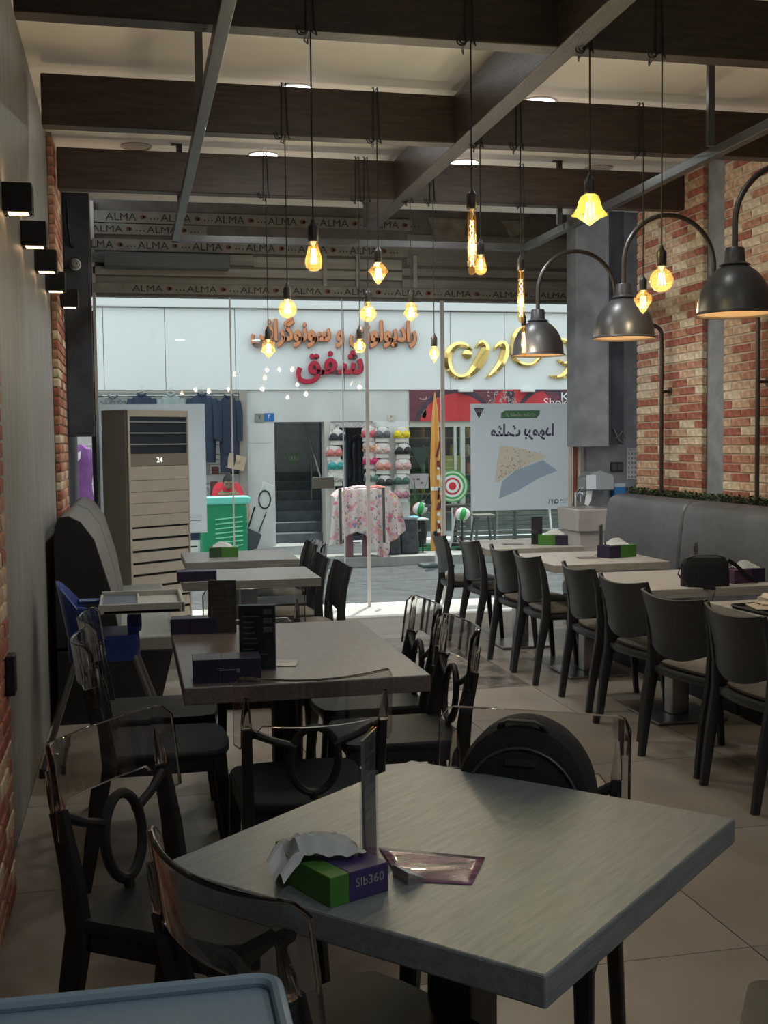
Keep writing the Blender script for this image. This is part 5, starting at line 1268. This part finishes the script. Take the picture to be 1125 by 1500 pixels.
for px, py, col, lab in ((560, 636, (.12, .12, .13), 'display bust in a grey bra, top of the left column on the white wall'), (588, 636, (.72, .55, .02), 'display bust in a bright yellow bra'),
                         (560, 659, (.55, .40, .34), 'display bust in a skin-coloured bra, second in the left column'), (590, 660, (.02, .02, .025), 'display bust in a black bra, second in the right column'),
                         (561, 683, (.55, .22, .18), 'display bust in a pink lace bra, middle of the left column'), (590, 682, (.58, .36, .34), 'display bust in a pale pink bra, middle of the right column'),
                         (563, 706, (.03, .035, .03), 'display bust in a black bra over yellow, bottom of the left column'), (588, 704, (.06, .12, .10), 'display bust in a dark green bra'),
                         (588, 724, (.52, .22, .28), 'display bust in a rose bra, lowest of the right column'),
                         (541, 635, (.60, .12, .13), 'display bust in a coral bra, top right inside the niche'), (543, 656, (.62, .30, .16), 'display bust in an orange bra inside the niche'), (543, 675, (.65, .03, .16), 'display bust in a magenta bra inside the niche'), (545, 700, (.12, .22, .17), 'display bust in a grey-green bra low inside the niche'),
                         (489, 663, (.55, .18, .16), 'display bust in a salmon bra at the left niche edge'), (492, 682, (.03, .30, .28), 'display bust in a turquoise bra at the left niche edge'), (494, 640, (.03, .03, .04), 'display bust in a navy bra at the top left of the niche'), (491, 700, (.5, .47, .42), 'display bust in an off-white bra at the left niche edge')):
    bust(px, py, col, lab, YF-.09 if not (497 < px < 547) else YF-.02)
# black garments hanging in the niche
for px, py0, py1, w, lab in ((503, 625, 700, .20, 'dark navy garment hanging at the left of the niche'), (525, 640, 705, .26, 'black glossy garment hanging in the middle of the niche')):
    a = on(px, py0, 'y', YF+.25); b = on(px, py1, 'y', YF+.25); t = thing('hanging_garment', lab, 'garment', tuple(a), 0, 'dark garments in the niche'); H_ = a.z-b.z; g = G(); vs = []; n = 22
    rows = [(.25, 0, .03), (.9, -.08*H_, .06), (1, -.4*H_, .08), (.8, -.7*H_, .07), (1.0, -H_, .08)]
    for r_, z_, d in rows:
        for k in range(n): q = 2*PI*k/n; vs.append((r_*w/2*math.cos(q)*(1+.12*math.sin(4*q)), d*math.sin(q)*(1+.3*math.sin(7*q)), z_))
    g.add(vs, [(i*n+k, i*n+(k+1) % n, (i+1)*n+(k+1) % n, (i+1)*n+k) for i in range(len(rows)-1) for k in range(n)]+[tuple(reversed(range(n))), tuple(range((len(rows)-1)*n, len(rows)*n))]).build('cloth', NAVY if px < 510 else mat('black_satin', (.02, .02, .025), .25), t)
    G().tube([(-w*.35, 0, .0), (0, 0, .05), (w*.35, 0, .0)], .006, 6).tube([(0, 0, .05), (0, 0, .12)], .004, 6).build('hanger', STL, t)

# stall table with floral cloth ----------------------------------------------
TY = 15.6; tx0, tx1 = fx(480, 760, TY), fx(585, 760, TY)
ZT = fz(716, 530, TY); tcx = (tx0+tx1)/2
stb = thing('stall_rack', 'dark stand with pink legs under the floral cloth', 'stand', (tcx, TY, ZR+.12))
ZZ = ZT-(ZR+.12)
G().bx(-.33, .36, -.2, .2, ZZ-.32, ZZ-.05).build('frame_box', mat('black_cloth_box', (.015, .015, .02), .9), stb, True, .02)
G().bx(-.14, .20, -.22, .2, ZZ-.62, ZZ-.32).build('hanging_black_cloth', BLACKF, stb, True, .02)
for x in (-.22, .02, .28): G().bx(x-.05, x+.05, -.1, .0, 0, ZZ-.3).build('leg', mat('dusky_pink_post', (.26, .12, .14), .6), stb, True, .01)
FLOR = bpy.data.materials.new('floral_cloth'); FLOR.use_nodes = True; nt = FLOR.node_tree; nn = nt.nodes; b = nn['Principled BSDF']; b.inputs['Roughness'].default_value = .9
tc = nn.new('ShaderNodeTexCoord'); last = None
def spots(scale, thr, colr, prev, off):
    mp = nn.new('ShaderNodeMapping'); mp.inputs['Location'].default_value = (off, off*.7, 0); nt.links.new(tc.outputs['Object'], mp.inputs[0])
    v = nn.new('ShaderNodeTexNoise'); v.inputs['Scale'].default_value = scale; v.inputs['Detail'].default_value = 3; nt.links.new(mp.outputs[0], v.inputs['Vector'])
    r = nn.new('ShaderNodeValToRGB'); r.color_ramp.elements[0].position = thr; r.color_ramp.elements[1].position = thr+.04; nt.links.new(v.outputs['Fac'], r.inputs[0])
    mx = nn.new('ShaderNodeMix'); mx.data_type = 'RGBA'; nt.links.new(r.outputs[0], mx.inputs['Factor'])
    if prev is None: mx.inputs[6].default_value = (.60, .50, .47, 1)
    else: nt.links.new(prev, mx.inputs[6])
    mx.inputs[7].default_value = (*colr, 1); return mx.outputs[2]
for sc_, th_, c_, of in ((9, .56, (.62, .30, .34), 0), (12, .60, (.62, .16, .22), 3), (11, .62, (.55, .40, .18), 7), (16, .62, (.18, .22, .30), 11), (22, .64, (.12, .16, .12), 5)): last = spots(sc_, th_, c_, last, of)
nt.links.new(last, b.inputs['Base Color'])
# cloth as a draped sheet: top then hanging sides with folds, hem heights from the photograph
hem = [(0, 798), (.08, 790), (.14, 800), (.2, 786), (.36, 778), (.5, 786), (.6, 803), (.68, 832), (.74, 818), (.8, 796), (.9, 788), (1, 778)]
def hemz(u):
    for i in range(len(hem)-1):
        if hem[i][0] <= u <= hem[i+1][0]:
            f = (u-hem[i][0])/(hem[i+1][0]-hem[i][0]); return hem[i][1]*(1-f)+hem[i+1][1]*f
    return hem[-1][1]
g = G(); nu, nv = 96, 16; vs = []
for i in range(nu+1):
    u = i/nu; x = (tx0-.03)+(tx1-tx0+.06)*u; x_t = tcx+(x-tcx)*.80
    zh = fz(hemz(u), 530, TY-.25)
    for j in range(nv+1):
        v = j/nv
        if v < .25: q = v/.25; y = TY+.22-.42*q; z = ZT+.01*math.sin(u*30)+.012*math.sin(q*5+u*9)-(.10*max(0, abs(u-.5)*2-.72)/.28); xx = x_t
        else: q = (v-.25)/.75; y = TY-.20-.07*q**.6-.030*math.sin(u*44)*q**.7; top = ZT-(.10*max(0, abs(u-.5)*2-.72)/.28); z = top+(zh-top)*q; xx = x_t+(x-x_t)*q**.6+.01*math.sin(u*60)*q
        vs.append((xx-tcx, y-TY, z-ZT))
fs_ = [(i*(nv+1)+j, i*(nv+1)+j+1, (i+1)*(nv+1)+j+1, (i+1)*(nv+1)+j) for i in range(nu) for j in range(nv)]
fcl = g.add(vs, fs_).build('floral_cloth', FLOR, None, recalc=False); fcl.location = (tcx, TY, ZT); tag(fcl, 'pink and orange floral cloth draped over the street stall', 'cloth')
o = crumple(.12, 21, .35).build('folded_scarf', mat('coral_cloth', (.6, .22, .2), .8, noise=.3), None, True, recalc=False); o.location = (fx(552, 712, TY), TY+.02, ZT+.0); tag(o, 'coral folded cloth on top of the floral stall', 'cloth')
o = crumple(.15, 33, .3).build('folded_scarf', mat('white_pink_cloth', (.62, .45, .46), .8, noise=.3), None, True, recalc=False); o.location = (fx(525, 712, TY), TY+.02, ZT+.0); tag(o, 'pale pink folded cloth on top of the floral stall', 'cloth')
o = G().box((0, 0, 0), (.30, .3, .12)).build('stone_block', mat('concrete_block', (.32, .28, .25), .9, noise=.2), None, True, .02); o.location = (fx(520, 828, TY), TY-.05, ZR+.06); tag(o, 'concrete block on the street under the stall', 'block')
for px, lab in ((556, 'dark box draped in grey cloth right of the floral stall, nearer the cloth'), (584, 'dark box draped in grey cloth right of the floral stall, near the orange parasol')):
    o = G().prism([(-.10, 0), (.16, 0), (.14, .50), (-.10, .50)], -.15, .15).build('draped_box', mat('grey_drape', (.06, .07, .08), .85, noise=.3, nscale=15), None, True, .02); o.location = (fx(px+12, 800, 15.75), 15.75+(.0 if px < 570 else .05), ZS+.001); tag(o, lab, 'box')
# small table with dark cloth and blue scarf
sd_ = thing('side_stand', 'small black cloth-covered stand with pale grey top cloth beside the parasol', 'stand', (fx(608, 780, 15.9), 15.9, ZS))
zt2 = fz(762, 608, 15.9)-ZS
G().bx(-.12, .14, -.12, .12, zt2-.28, zt2).build('body', BLACKF, sd_, True, .03)
for x in (-.07, .0, .10): G().tube([(x, -.05, 0), (x, -.05, zt2-.28)], .010, 6).build('leg', BLACK, sd_)
G().bx(-.17, .17, -.15, .15, zt2, zt2+.03).build('top_cloth', mat('pale_grey_cloth', (.35, .38, .38), .85, noise=.2), sd_, True, .012)
lettering('scribble', 'LCSA', mat('grey_mark', (.3, .3, .3), .7), .06, (0, -.121, zt2-.14), parent=sd_, width=.12, height=.045)
o = crumple(.08, 40, .4).build('folded_scarf', mat('aqua_cloth', (.18, .45, .52), .8), None, True, recalc=False); o.location = (sd_.location.x-.02, 15.9, ZS+zt2+.031); tag(o, 'aqua blue folded cloth on the small black stand', 'cloth')

# closed orange parasol -------------------------------------------------------
PY = 15.0; px_ = fx(638, 700, PY)
pr2 = thing('closed_parasol', 'closed orange parasol with brown and white print standing in the street', 'parasol', (px_, PY, ZR))
ztop = fz(574, 636, PY)-ZR; zbot = fz(822, 638, PY)-ZR
g = G(); vs = []; n = 24; rows = [(.005, 1), (.016, .95), (.034, .88), (.050, .70), (.060, .5), (.056, .32), (.046, .30), (.058, .24), (.066, .08), (.058, 0)]
for r_, f in rows:
    for k in range(n): a = 2*PI*k/n; q = r_*(1+.20*math.cos(6*a)+.06*math.sin(5*a+f*9)); vs.append((q*math.cos(a), q*math.sin(a), .22+(ztop-.22)*f))
g.add(vs, [(i*n+k, i*n+(k+1) % n, (i+1)*n+(k+1) % n, (i+1)*n+k) for i in range(len(rows)-1) for k in range(n)]+[tuple(range(n)), tuple(range((len(rows)-1)*n, len(rows)*n))])
OM = mat('orange_canvas', (.72, .30, .05), .8, col2=(.68, .36, .10), nscale=4); g.build('canopy', OM, pr2)
g = G(); rr = random.Random(4)
for z, w, h in ((.92, .04, .07), (.98, .03, .14), (1.55, .035, .22), (1.35, .05, .10), (.80, .06, .10), (.55, .05, .12), (.42, .06, .08)): g.box((.022, -.0+(-.074), z*ztop/2.3), (w*.8, .006, h), M=Matrix.Rotation(.25*math.sin(z*9), 3, 'Y'))
g.build('brown_print', mat('maroon_print', (.16, .02, .03), .8), pr2, False)
g = G()
for z, w, h in ((1.18, .05, .06), (1.30, .04, .03), (.70, .05, .05), (.60, .04, .04), (.48, .05, .05)): g.box((.018, -.076, z*ztop/2.3), (w*.8, .006, h), M=Matrix.Rotation(.3*math.cos(z*9), 3, 'Y'))
g.build('white_print', PAPERW, pr2, False)
G().tube([(0, 0, .04), (0, 0, .3)], .016, 8).build('pole', WHITE, pr2); G().bx(-.22, .22, -.16, .16, 0, .045).build('base', mat('base_grey', (.08, .10, .10), .8), pr2, True, .01)
G().tube([(0, 0, .84*ztop/2.3*1.2), (0, 0, .88*ztop/2.3*1.2)], .066, 20).build('tie_band', PAPERW, pr2)

# cafe on the right ------------------------------------------------------------
BNR = mat('banner_brown', (.13, .035, .05), .6, noise=.15, nscale=2); BRD = mat('banner_red', (.50, .03, .04), .5); BD2 = mat('banner_dark', (.05, .03, .05), .6)
x0, x1 = fx(600), fx(848)+.8; cx_ = (x0+x1)/2
bn = thing('shop_banner', 'brown and red cafe banner with white lettering below the gold sign', 'banner', (cx_, YF, 0))
G().bx(x0-cx_, x1-cx_, -.02, .02, fz(617), zb).build('board', BNR, bn, False)
def bpx(px, py): q = on(px, py, 'y', YF-.021); return (q.x-cx_, q.z)
def disc(px, py, r, r2, m, nm, d, a0=0, a1=180):
    c = bpx(px, py); zlo, zhi = fz(617)+.001, zb-.001; P = []
    for k in range(41): a = R(a0+(a1-a0)*k/40); P.append((c[0]+r*math.cos(a), min(zhi, max(zlo, c[1]+r*math.sin(a)))))
    if r2 > 0: P += [(c[0]+r2*math.cos(R(a1-(a1-a0)*k/40)), min(zhi, max(zlo, c[1]+r2*math.sin(R(a1-(a1-a0)*k/40))))) for k in range(41)]
    G().prism(P, -.021-d, -.0205).build(nm, m, bn, False)
disc(668, 634, .62, 0, BRD, 'red_disc', .002); disc(668, 634, .70, .63, BD2, 'dark_ring', .003)
disc(765, 612, .55, 0, BRD, 'red_disc', .002); disc(800, 614, .52, .45, BD2, 'dark_ring', .004, 0, 180)
LW = mat('banner_white', (.75, .72, .72), .7)
q = bpx(631, 584); lettering('line', arabic('با قهوه فرانسه'), LW, .1, (q[0]-.0, -.0215, q[1]), parent=bn, width=.36, height=.06, depth=.0006)
q = bpx(632, 592); lettering('line', arabic('ویتامین دارد'), LW, .1, (q[0]+.02, -.0215, q[1]-.02), parent=bn, width=.30, height=.06, depth=.0006)
q = bpx(818, 588); lettering('line', 'Shoko', LW, .1, (q[0]-.0, -.027, q[1]-.01), parent=bn, width=.50, height=.13, depth=.0006)
q = bpx(835, 581); lettering('line', 'Kar', LW, .1, (q[0]+.02, -.027, q[1]), parent=bn, width=.34, height=.14, depth=.0006)
q = bpx(621, 606); G().prism([(q[0]+.05*math.cos(a)*.8, q[1]+.075*math.sin(a)) for a in [2*PI*k/16 for k in range(16)]], -.023, -.021).build('leaf_mark', mat('leaf_mark', (.15, .3, .25), .6), bn, False)
g = G(); rr = random.Random(2)
for k in range(40):
    a = bpx(722+rr.uniform(-8, 34), 578+rr.uniform(-4, 12)); g.box((a[0], -.026, a[1]), (rr.uniform(.01, .03), .002, rr.uniform(.01, .07)), M=Matrix.Rotation(rr.uniform(-1, 1), 3, 'Y'))
g.build('chocolate_flecks', mat('fleck', (.45, .30, .28), .6), bn, False)
G().prism([bpx(741, 573), bpx(754, 573), bpx(752, 592), bpx(743, 592)], -.024, -.021).build('cup_print', BD2, bn, False)
for k, px in enumerate((682, 773)):
    o = G().box((0, 0, 0), (.22, .10, .045)).build('awning_bracket', WHITE, None, True, .004); p = on(px, 573, 'y', YF-.08); o.location = (p.x, YF-.081, p.z+.01); tag(o, 'small white bracket under the gold sign, %s one' % ('left', 'right')[k], 'bracket')
# cafe front: interior, posts, glass
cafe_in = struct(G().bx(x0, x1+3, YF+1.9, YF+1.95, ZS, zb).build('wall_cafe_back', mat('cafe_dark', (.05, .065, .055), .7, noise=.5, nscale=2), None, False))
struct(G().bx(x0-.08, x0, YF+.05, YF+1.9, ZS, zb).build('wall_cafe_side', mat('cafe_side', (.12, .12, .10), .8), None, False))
struct(G().bx(x0, x1+3, YF+.02, YF+.08, fz(626), fz(617)).build('trim_7', mat('cafe_beam', (.50, .49, .42), .5), None, False))
for px, w in ((678, .07), (667, .04)): struct(G().bx(fx(px)-w/2, fx(px)+w/2, YF+.0, YF+.07, ZS, fz(626)).build('trim_%d' % (8 if px == 678 else 9), mat('cafe_post', (.45, .47, .43), .4), None, False))
struct(G().bx(fx(836), fx(842), YF-.0, YF+.08, ZS, fz(617)).build('trim_10', mat('cafe_post', (.45, .47, .43), .4), None, False))
gw = struct(G().bx(x0+.02, x1+2, YF+.035, YF+.045, ZS+.02, fz(626)).build('window_3', GLASS, None, False))
sck = mat('seat_slats', (.12, .13, .11), .7, noise=.4, nscale=18, stretch=(.3, 1, 6))
# shelves/jars seen in the cafe
shf = thing('cafe_shelf', 'dim wooden shelving with jars behind the cafe glass', 'shelf', (fx(640, 650, YF+1.6), YF+1.7, ZS))
for k in range(6): G().bx(-1.2, 1.3, -.12, .12, .35+.32*k, .37+.32*k).build('board', mat('dark_shelf', (.16, .11, .07), .6), shf, False)
JM = [mat('jar_%d' % i, c, .3) for i, c in enumerate(((.25, .1, .05), (.08, .14, .08), (.4, .35, .25), (.05, .05, .06), (.3, .24, .05)))]
jar = G().lathe([(.001, 0), (.05, 0), (.052, .02), (.052, .14), (.035, .17), (.035, .19), (.001, .19)], n=14).build('jar', JM[0], None)
jd = [jar.data]
for k in range(1, 5): me = jar.data.copy(); me.materials[0] = JM[k]; jd.append(me)
bpy.data.objects.remove(jar); k = 0
for r_ in range(5):
    for c_ in range(9):
        k += 1
        if (k*5) % 7 == 0: continue
        o = bpy.data.objects.new('jar', jd[(k*3) % 5]); COL.objects.link(o); o.location = (shf.location.x-1.05+c_*.27, YF+1.7, ZS+.371+.32*r_)
        tag(o, '%s jar on the dim cafe shelves, %s from the left on the %s shelf' % (('rust', 'green', 'beige', 'black', 'mustard')[(k*3) % 5], ('first', 'second', 'third', 'fourth', 'fifth', 'sixth', 'seventh', 'eighth', 'ninth')[c_], ('lowest', 'second', 'third', 'fourth', 'top')[r_]), 'jar', 'jars inside the cafe')
tri = thing('triangle_sign', 'dark downward triangle board inside the cafe glass', 'sign', tuple(on(616, 672, 'y', YF+.02)))
G().prism([(-.18, .18), (.18, .18), (0, -.16)], -.01, .01).build('board', mat('tri_dark', (.02, .045, .035), .5), tri, False)
gx = thing('menu_board', 'olive green board with small pictures on the cafe window', 'board', tuple(on(662, 690, 'y', YF+.02)))
G().bx(-.17, .17, -.008, .008, -.17, .24).build('panel', mat('olive', (.17, .20, .05), .6), gx, False)
g = G()
for k in range(4): g.bx(-.14+.075*k, -.09+.075*k, -.0095, -.008, -.14, -.06)
for k in range(3): g.bx(-.10, .10, -.0095, -.008, .05+.06*k, .062+.06*k)
g.build('pictures', mat('picture_dots', (.32, .30, .22), .6), gx, False)
nx = thing('notice_board', 'pale lilac notice panel on the cafe window beside the parasol', 'notice', tuple(on(613, 705, 'y', YF-.02)))
G().bx(-.16, .16, -.006, .006, -.12, .12).build('panel', mat('lilac_panel', (.42, .36, .38), .6), nx, False)
g = G(); g.bx(-.03, .02, -.0075, -.006, .02, .05); g.bx(.03, .07, -.0075, -.006, -.04, -.01); g.bx(-.10, -.05, -.0075, -.006, .03, .04); g.build('print', mat('plum_ink', (.12, .04, .08), .7), nx, False)
# lollipop
lp_ = on(667, 712, 'y', 16.6)
lo_ = thing('lollipop_ornament', 'giant swirled green, white and red lollipop ornament', 'ornament', (lp_.x, 16.6, ZS))
LC = lp_.z-ZS; RX = Matrix.Rotation(PI/2, 3, 'X')
for r0, r1, nm, m in ((.0, .06, 'centre', RED), (.06, .10, 'white_ring', PAPERW), (.10, .13, 'red_ring', mat('candy_red', (.5, .04, .05), .3)), (.13, .165, 'white_ring', PAPERW), (.165, .195, 'green_ring', mat('candy_green', (.03, .35, .08), .3)), (.195, .225, 'pale_ring', mat('candy_pale', (.55, .62, .45), .3)), (.225, .245, 'green_ring', MATS['candy_green'])):
    G().lathe([(max(r0, .001), -.02), (r1, -.02), (r1, .02), (max(r0, .001), .02)], (-.05, 0, LC), 36, RX, cap=False).build(nm, m, lo_)
G().tube([(-.05, 0, 0), (-.05, 0, LC-.24)], .014, 8).build('stick', WHITE, lo_); G().lathe([(.12, 0), (.12, .03), (.02, .05)], (-.05, 0, 0), 20).build('foot', BLACK, lo_)
# counter table and candy ball
cnt = thing('counter_table', 'dark narrow outdoor counter with white slanting legs in front of the cafe', 'table', (fx(670, 740, 16.2), 16.25, ZS))
zc = fz(739, 660, 16.2)-ZS
G().bx(-.45, .30, -.15, .15, zc-.04, zc).build('top', mat('counter_dark', (.05, .05, .05), .4), cnt, True, .004)
G().tube([(-.02, -.05, zc-.04), (-.12, -.05, 0)], .015, 8).tube([(-.35, -.05, zc-.04), (-.38, -.05, 0)], .015, 8).tube([(.25, .08, zc-.04), (.27, .08, 0)], .015, 8).build('leg', WHITE, cnt)
for px, py, lab in ((677, 753, 'white candy ball ornament with red and green stripes hanging below the counter'), (615, 745, 'striped candy ornament left of the parasol')):
    p = on(px, py, 'y', 16.02 if px > 650 else 16.6); c = thing('candy_ornament', lab, 'ornament', (p.x, p.y, ZS), 0); r = .12; zc_ = p.z-ZS
    for k in range(8):
        g = G(); vs = []; n = 10
        for i in range(6):
            a = 2*PI*(k+i/5)/8
            for j in range(n+1): b = -PI/2+PI*j/n; tw = a+.7*j/n; vs.append((r*math.cos(tw)*math.cos(b), r*.6*math.sin(tw)*math.cos(b), zc_+r*math.sin(b)*.8))
        g.add(vs, [(i*(n+1)+j, i*(n+1)+j+1, (i+1)*(n+1)+j+1, (i+1)*(n+1)+j) for i in range(5) for j in range(n)]).build('wedge', (PAPERW, MATS['candy_green'], PAPERW, MATS['candy_red'])[k % 4], c, recalc=False)
    G().tube([(0, 0, 0), (0, 0, zc_-.09)], .012, 8).lathe([(.10, 0), (.10, .02), (.015, .03)], n=16).build('stand', BLACK, c)
# leafy plant
plt = thing('potted_plant', 'tall grassy plant beside the cafe window, behind the parasol', 'plant', (fx(612, 750, YF-.45), YF-.45, ZS))
G().lathe([(.001, 0), (.12, 0), (.15, .28), (.14, .30), (.001, .28)], n=20).build('pot', mat('dark_pot', (.05, .05, .05), .6), plt)
for k in range(26):
    a = rr.uniform(0, 2*PI); L = rr.uniform(.45, .85); b = rr.uniform(.05, .28); ca, sa = math.cos(a), math.sin(a)
    G().bar([(0, 0, .27), (ca*b*.3, sa*b*.3*.5, .27+L*.5), (ca*b, sa*b*.5, .27+L*.9)], [.022, .02, .004], [.004, .004, .002], up=(ca, sa, .01)).build('leaf', mat('grass_leaf', (.06, .14, .05), .6, noise=.3), plt)
# stool, slatted ledge, cloth pile and green mat
sy = 15.7
sl_ = thing('wooden_stool', 'dark wooden bar stool standing in front of the cafe', 'stool', (fx(708, 790, sy), sy, ZS)); hz = fz(753, 708, sy)-ZS; DW = mat('dark_wood', (.07, .08, .075), .5)
G().bx(-.14, .14, -.12, .12, hz-.03, hz).build('seat', mat('stool_seat', (.17, .17, .14), .6), sl_, True, .006)
for sx in (-1, 1):
    for sy_ in (-1, 1): G().bar([(sx*.17, sy_*.14, 0), (sx*.10, sy_*.09, hz-.03)], [.03, .03], [.03, .03]).build('leg', DW, sl_)
for sy_ in (-1, 1): G().bx(-.16, .16, sy_*.13-.012, sy_*.13+.012, .10, .14).build('stretcher', DW, sl_, False)
st3 = thing('street_table', 'white-legged glass counter table right of the stool, outside the cafe', 'table', (fx(760, 790, 16.4), 16.4, ZS)); 
G().bx(-.5, .5, -.18, .18, .62, .65).build('top', mat('counter_dark', (.05, .05, .05), .4), st3, True, .004)
for x in (-.42, -.1): G().bx(x, x+.03, -.1, -.07, 0, .62).build('leg', DW, st3, False)
G().tube([(.44, -.1, .62), (.50, -.1, 0)], .018, 8).build('leg', WHITE, st3)
lg = thing('slatted_ledge', 'low dark slatted platform along the cafe front', 'platform', ((fx(650)+fx(836))/2, YF-.35, ZS)); W2 = (fx(836)-fx(655))/2
for k in range(7): G().bx(-W2, W2, -.02+.0*k, .02, .03+.075*k, .085+.075*k).build('slat', sck, lg, False, .003)
for x in (-W2+.05, 0, W2-.05): G().bx(x-.03, x+.03, .02, .06, 0, .56).build('post', DW, lg, False)
o = crumple(.17, 55, .55).build('cloth_pile', mat('pink_cloth', (.6, .16, .28), .8, col2=(.55, .5, .5), nscale=14), None, True, recalc=False); p = on(767, 789, 'z', ZS+.02); o.location = (fx(767, 789, 15.6), 15.6, ZS+.0); o.scale = (1, .7, .9); tag(o, 'crumpled pink and white cloth on the pavement outside', 'cloth')
o = crumple(.17, 56, .4).build('cloth_pile', BLACKF, None, True, recalc=False); o.location = (fx(782, 792, 15.62), 15.62, ZS); o.scale = (1.1, .7, .8); tag(o, 'black bag lying beside the pink cloth outside', 'bag')
gm_ = tag(G().bx(0, 2.2, 0, .9, 0, .012).build('green_mat', mat('green_turf', (.03, .16, .06), .9, noise=.3, nscale=60), None, False), 'green artificial turf mat outside the cafe', 'mat'); gm_.location = (fx(596, 800, 16.2), 16.0, ZS+.0)
# low grey plinth on the street right of the stall (parasol foot stone)
# building over the shop, closing the street canyon above us
struct(G().bx(-8, 16, 10.42, 10.6, 4.0, 6.0).build('wall_above_shop', FWP, None, False))
struct(G().bx(-8, -.6, 10.3, 10.5, ZR, 6.0).bx(4.6, 16, 10.3, 10.5, ZR, 6.0).build('wall_neighbours', FWP, None, False))
# marks and fittings belong to the part they sit on
SUB = {'poster': ('sheet', ('headline', 'banner', 'subtitle', 'triangle_mark', 'mark_letters', 'cake_print', 'crumbs_print', 'slice_side_print', 'number', 'round_mark', 'small_print', 'code_patch')),
       'air_conditioner': ('display_panel', ('digits',)), 'shop_banner': ('board', ('red_disc', 'dark_ring', 'line', 'leaf_mark', 'chocolate_flecks', 'cup_print')),
       'menu_stand': ('card', ('print',)), 'gooseneck_lamp': ('shade', ('shade_lining', 'bulb')), 'pendant_bulb': ('glass_bulb', ('filament', 'stem')),
       'backpack': ('body', ('top_handle', 'zip', 'front_pocket', 'logo_tab')), 'handbag': ('body', ('zip',)), 'window_sticker': ('triangle', ('letters',)),
       'notice': ('sheet', ('figures',)), 'power_outlet': ('plate', ('socket',)), 'tissue_box': ('carton_end', ('lettering', 'logo_print')), 'high_chair': ('tray', ('tray_inlay',)),
       'closed_parasol': ('canopy', ('brown_print', 'white_print', 'tie_band')), 'purple_dress': ('cloth', ('heart_print', 'print_block')), 'security_camera': ('dome', ('lens',)),
       'green_case': ('shell', ('ribs',)), 'menu_board': ('panel', ('pictures',)), 'notice_board': ('panel', ('print',)), 'person': ('head', ('hair', 'eyes', 'eyebrows')), 'wall_lamp': ('housing', ('light_slot',))}
for root in [o for o in COL.objects if o.parent is None and o.get('category')]:
    k = root.name.split('.')[0]
    if k not in SUB: continue
    host = [c for c in root.children if c.name.split('.')[0] == SUB[k][0]]
    if not host: continue
    for c in list(root.children):
        if c.type == 'MESH' and c.name.split('.')[0] in SUB[k][1]: c.parent = host[0]
print('objects', len(COL.objects), 'tris~', sum(len(o.data.polygons) for o in COL.objects if o.type == 'MESH')*2)
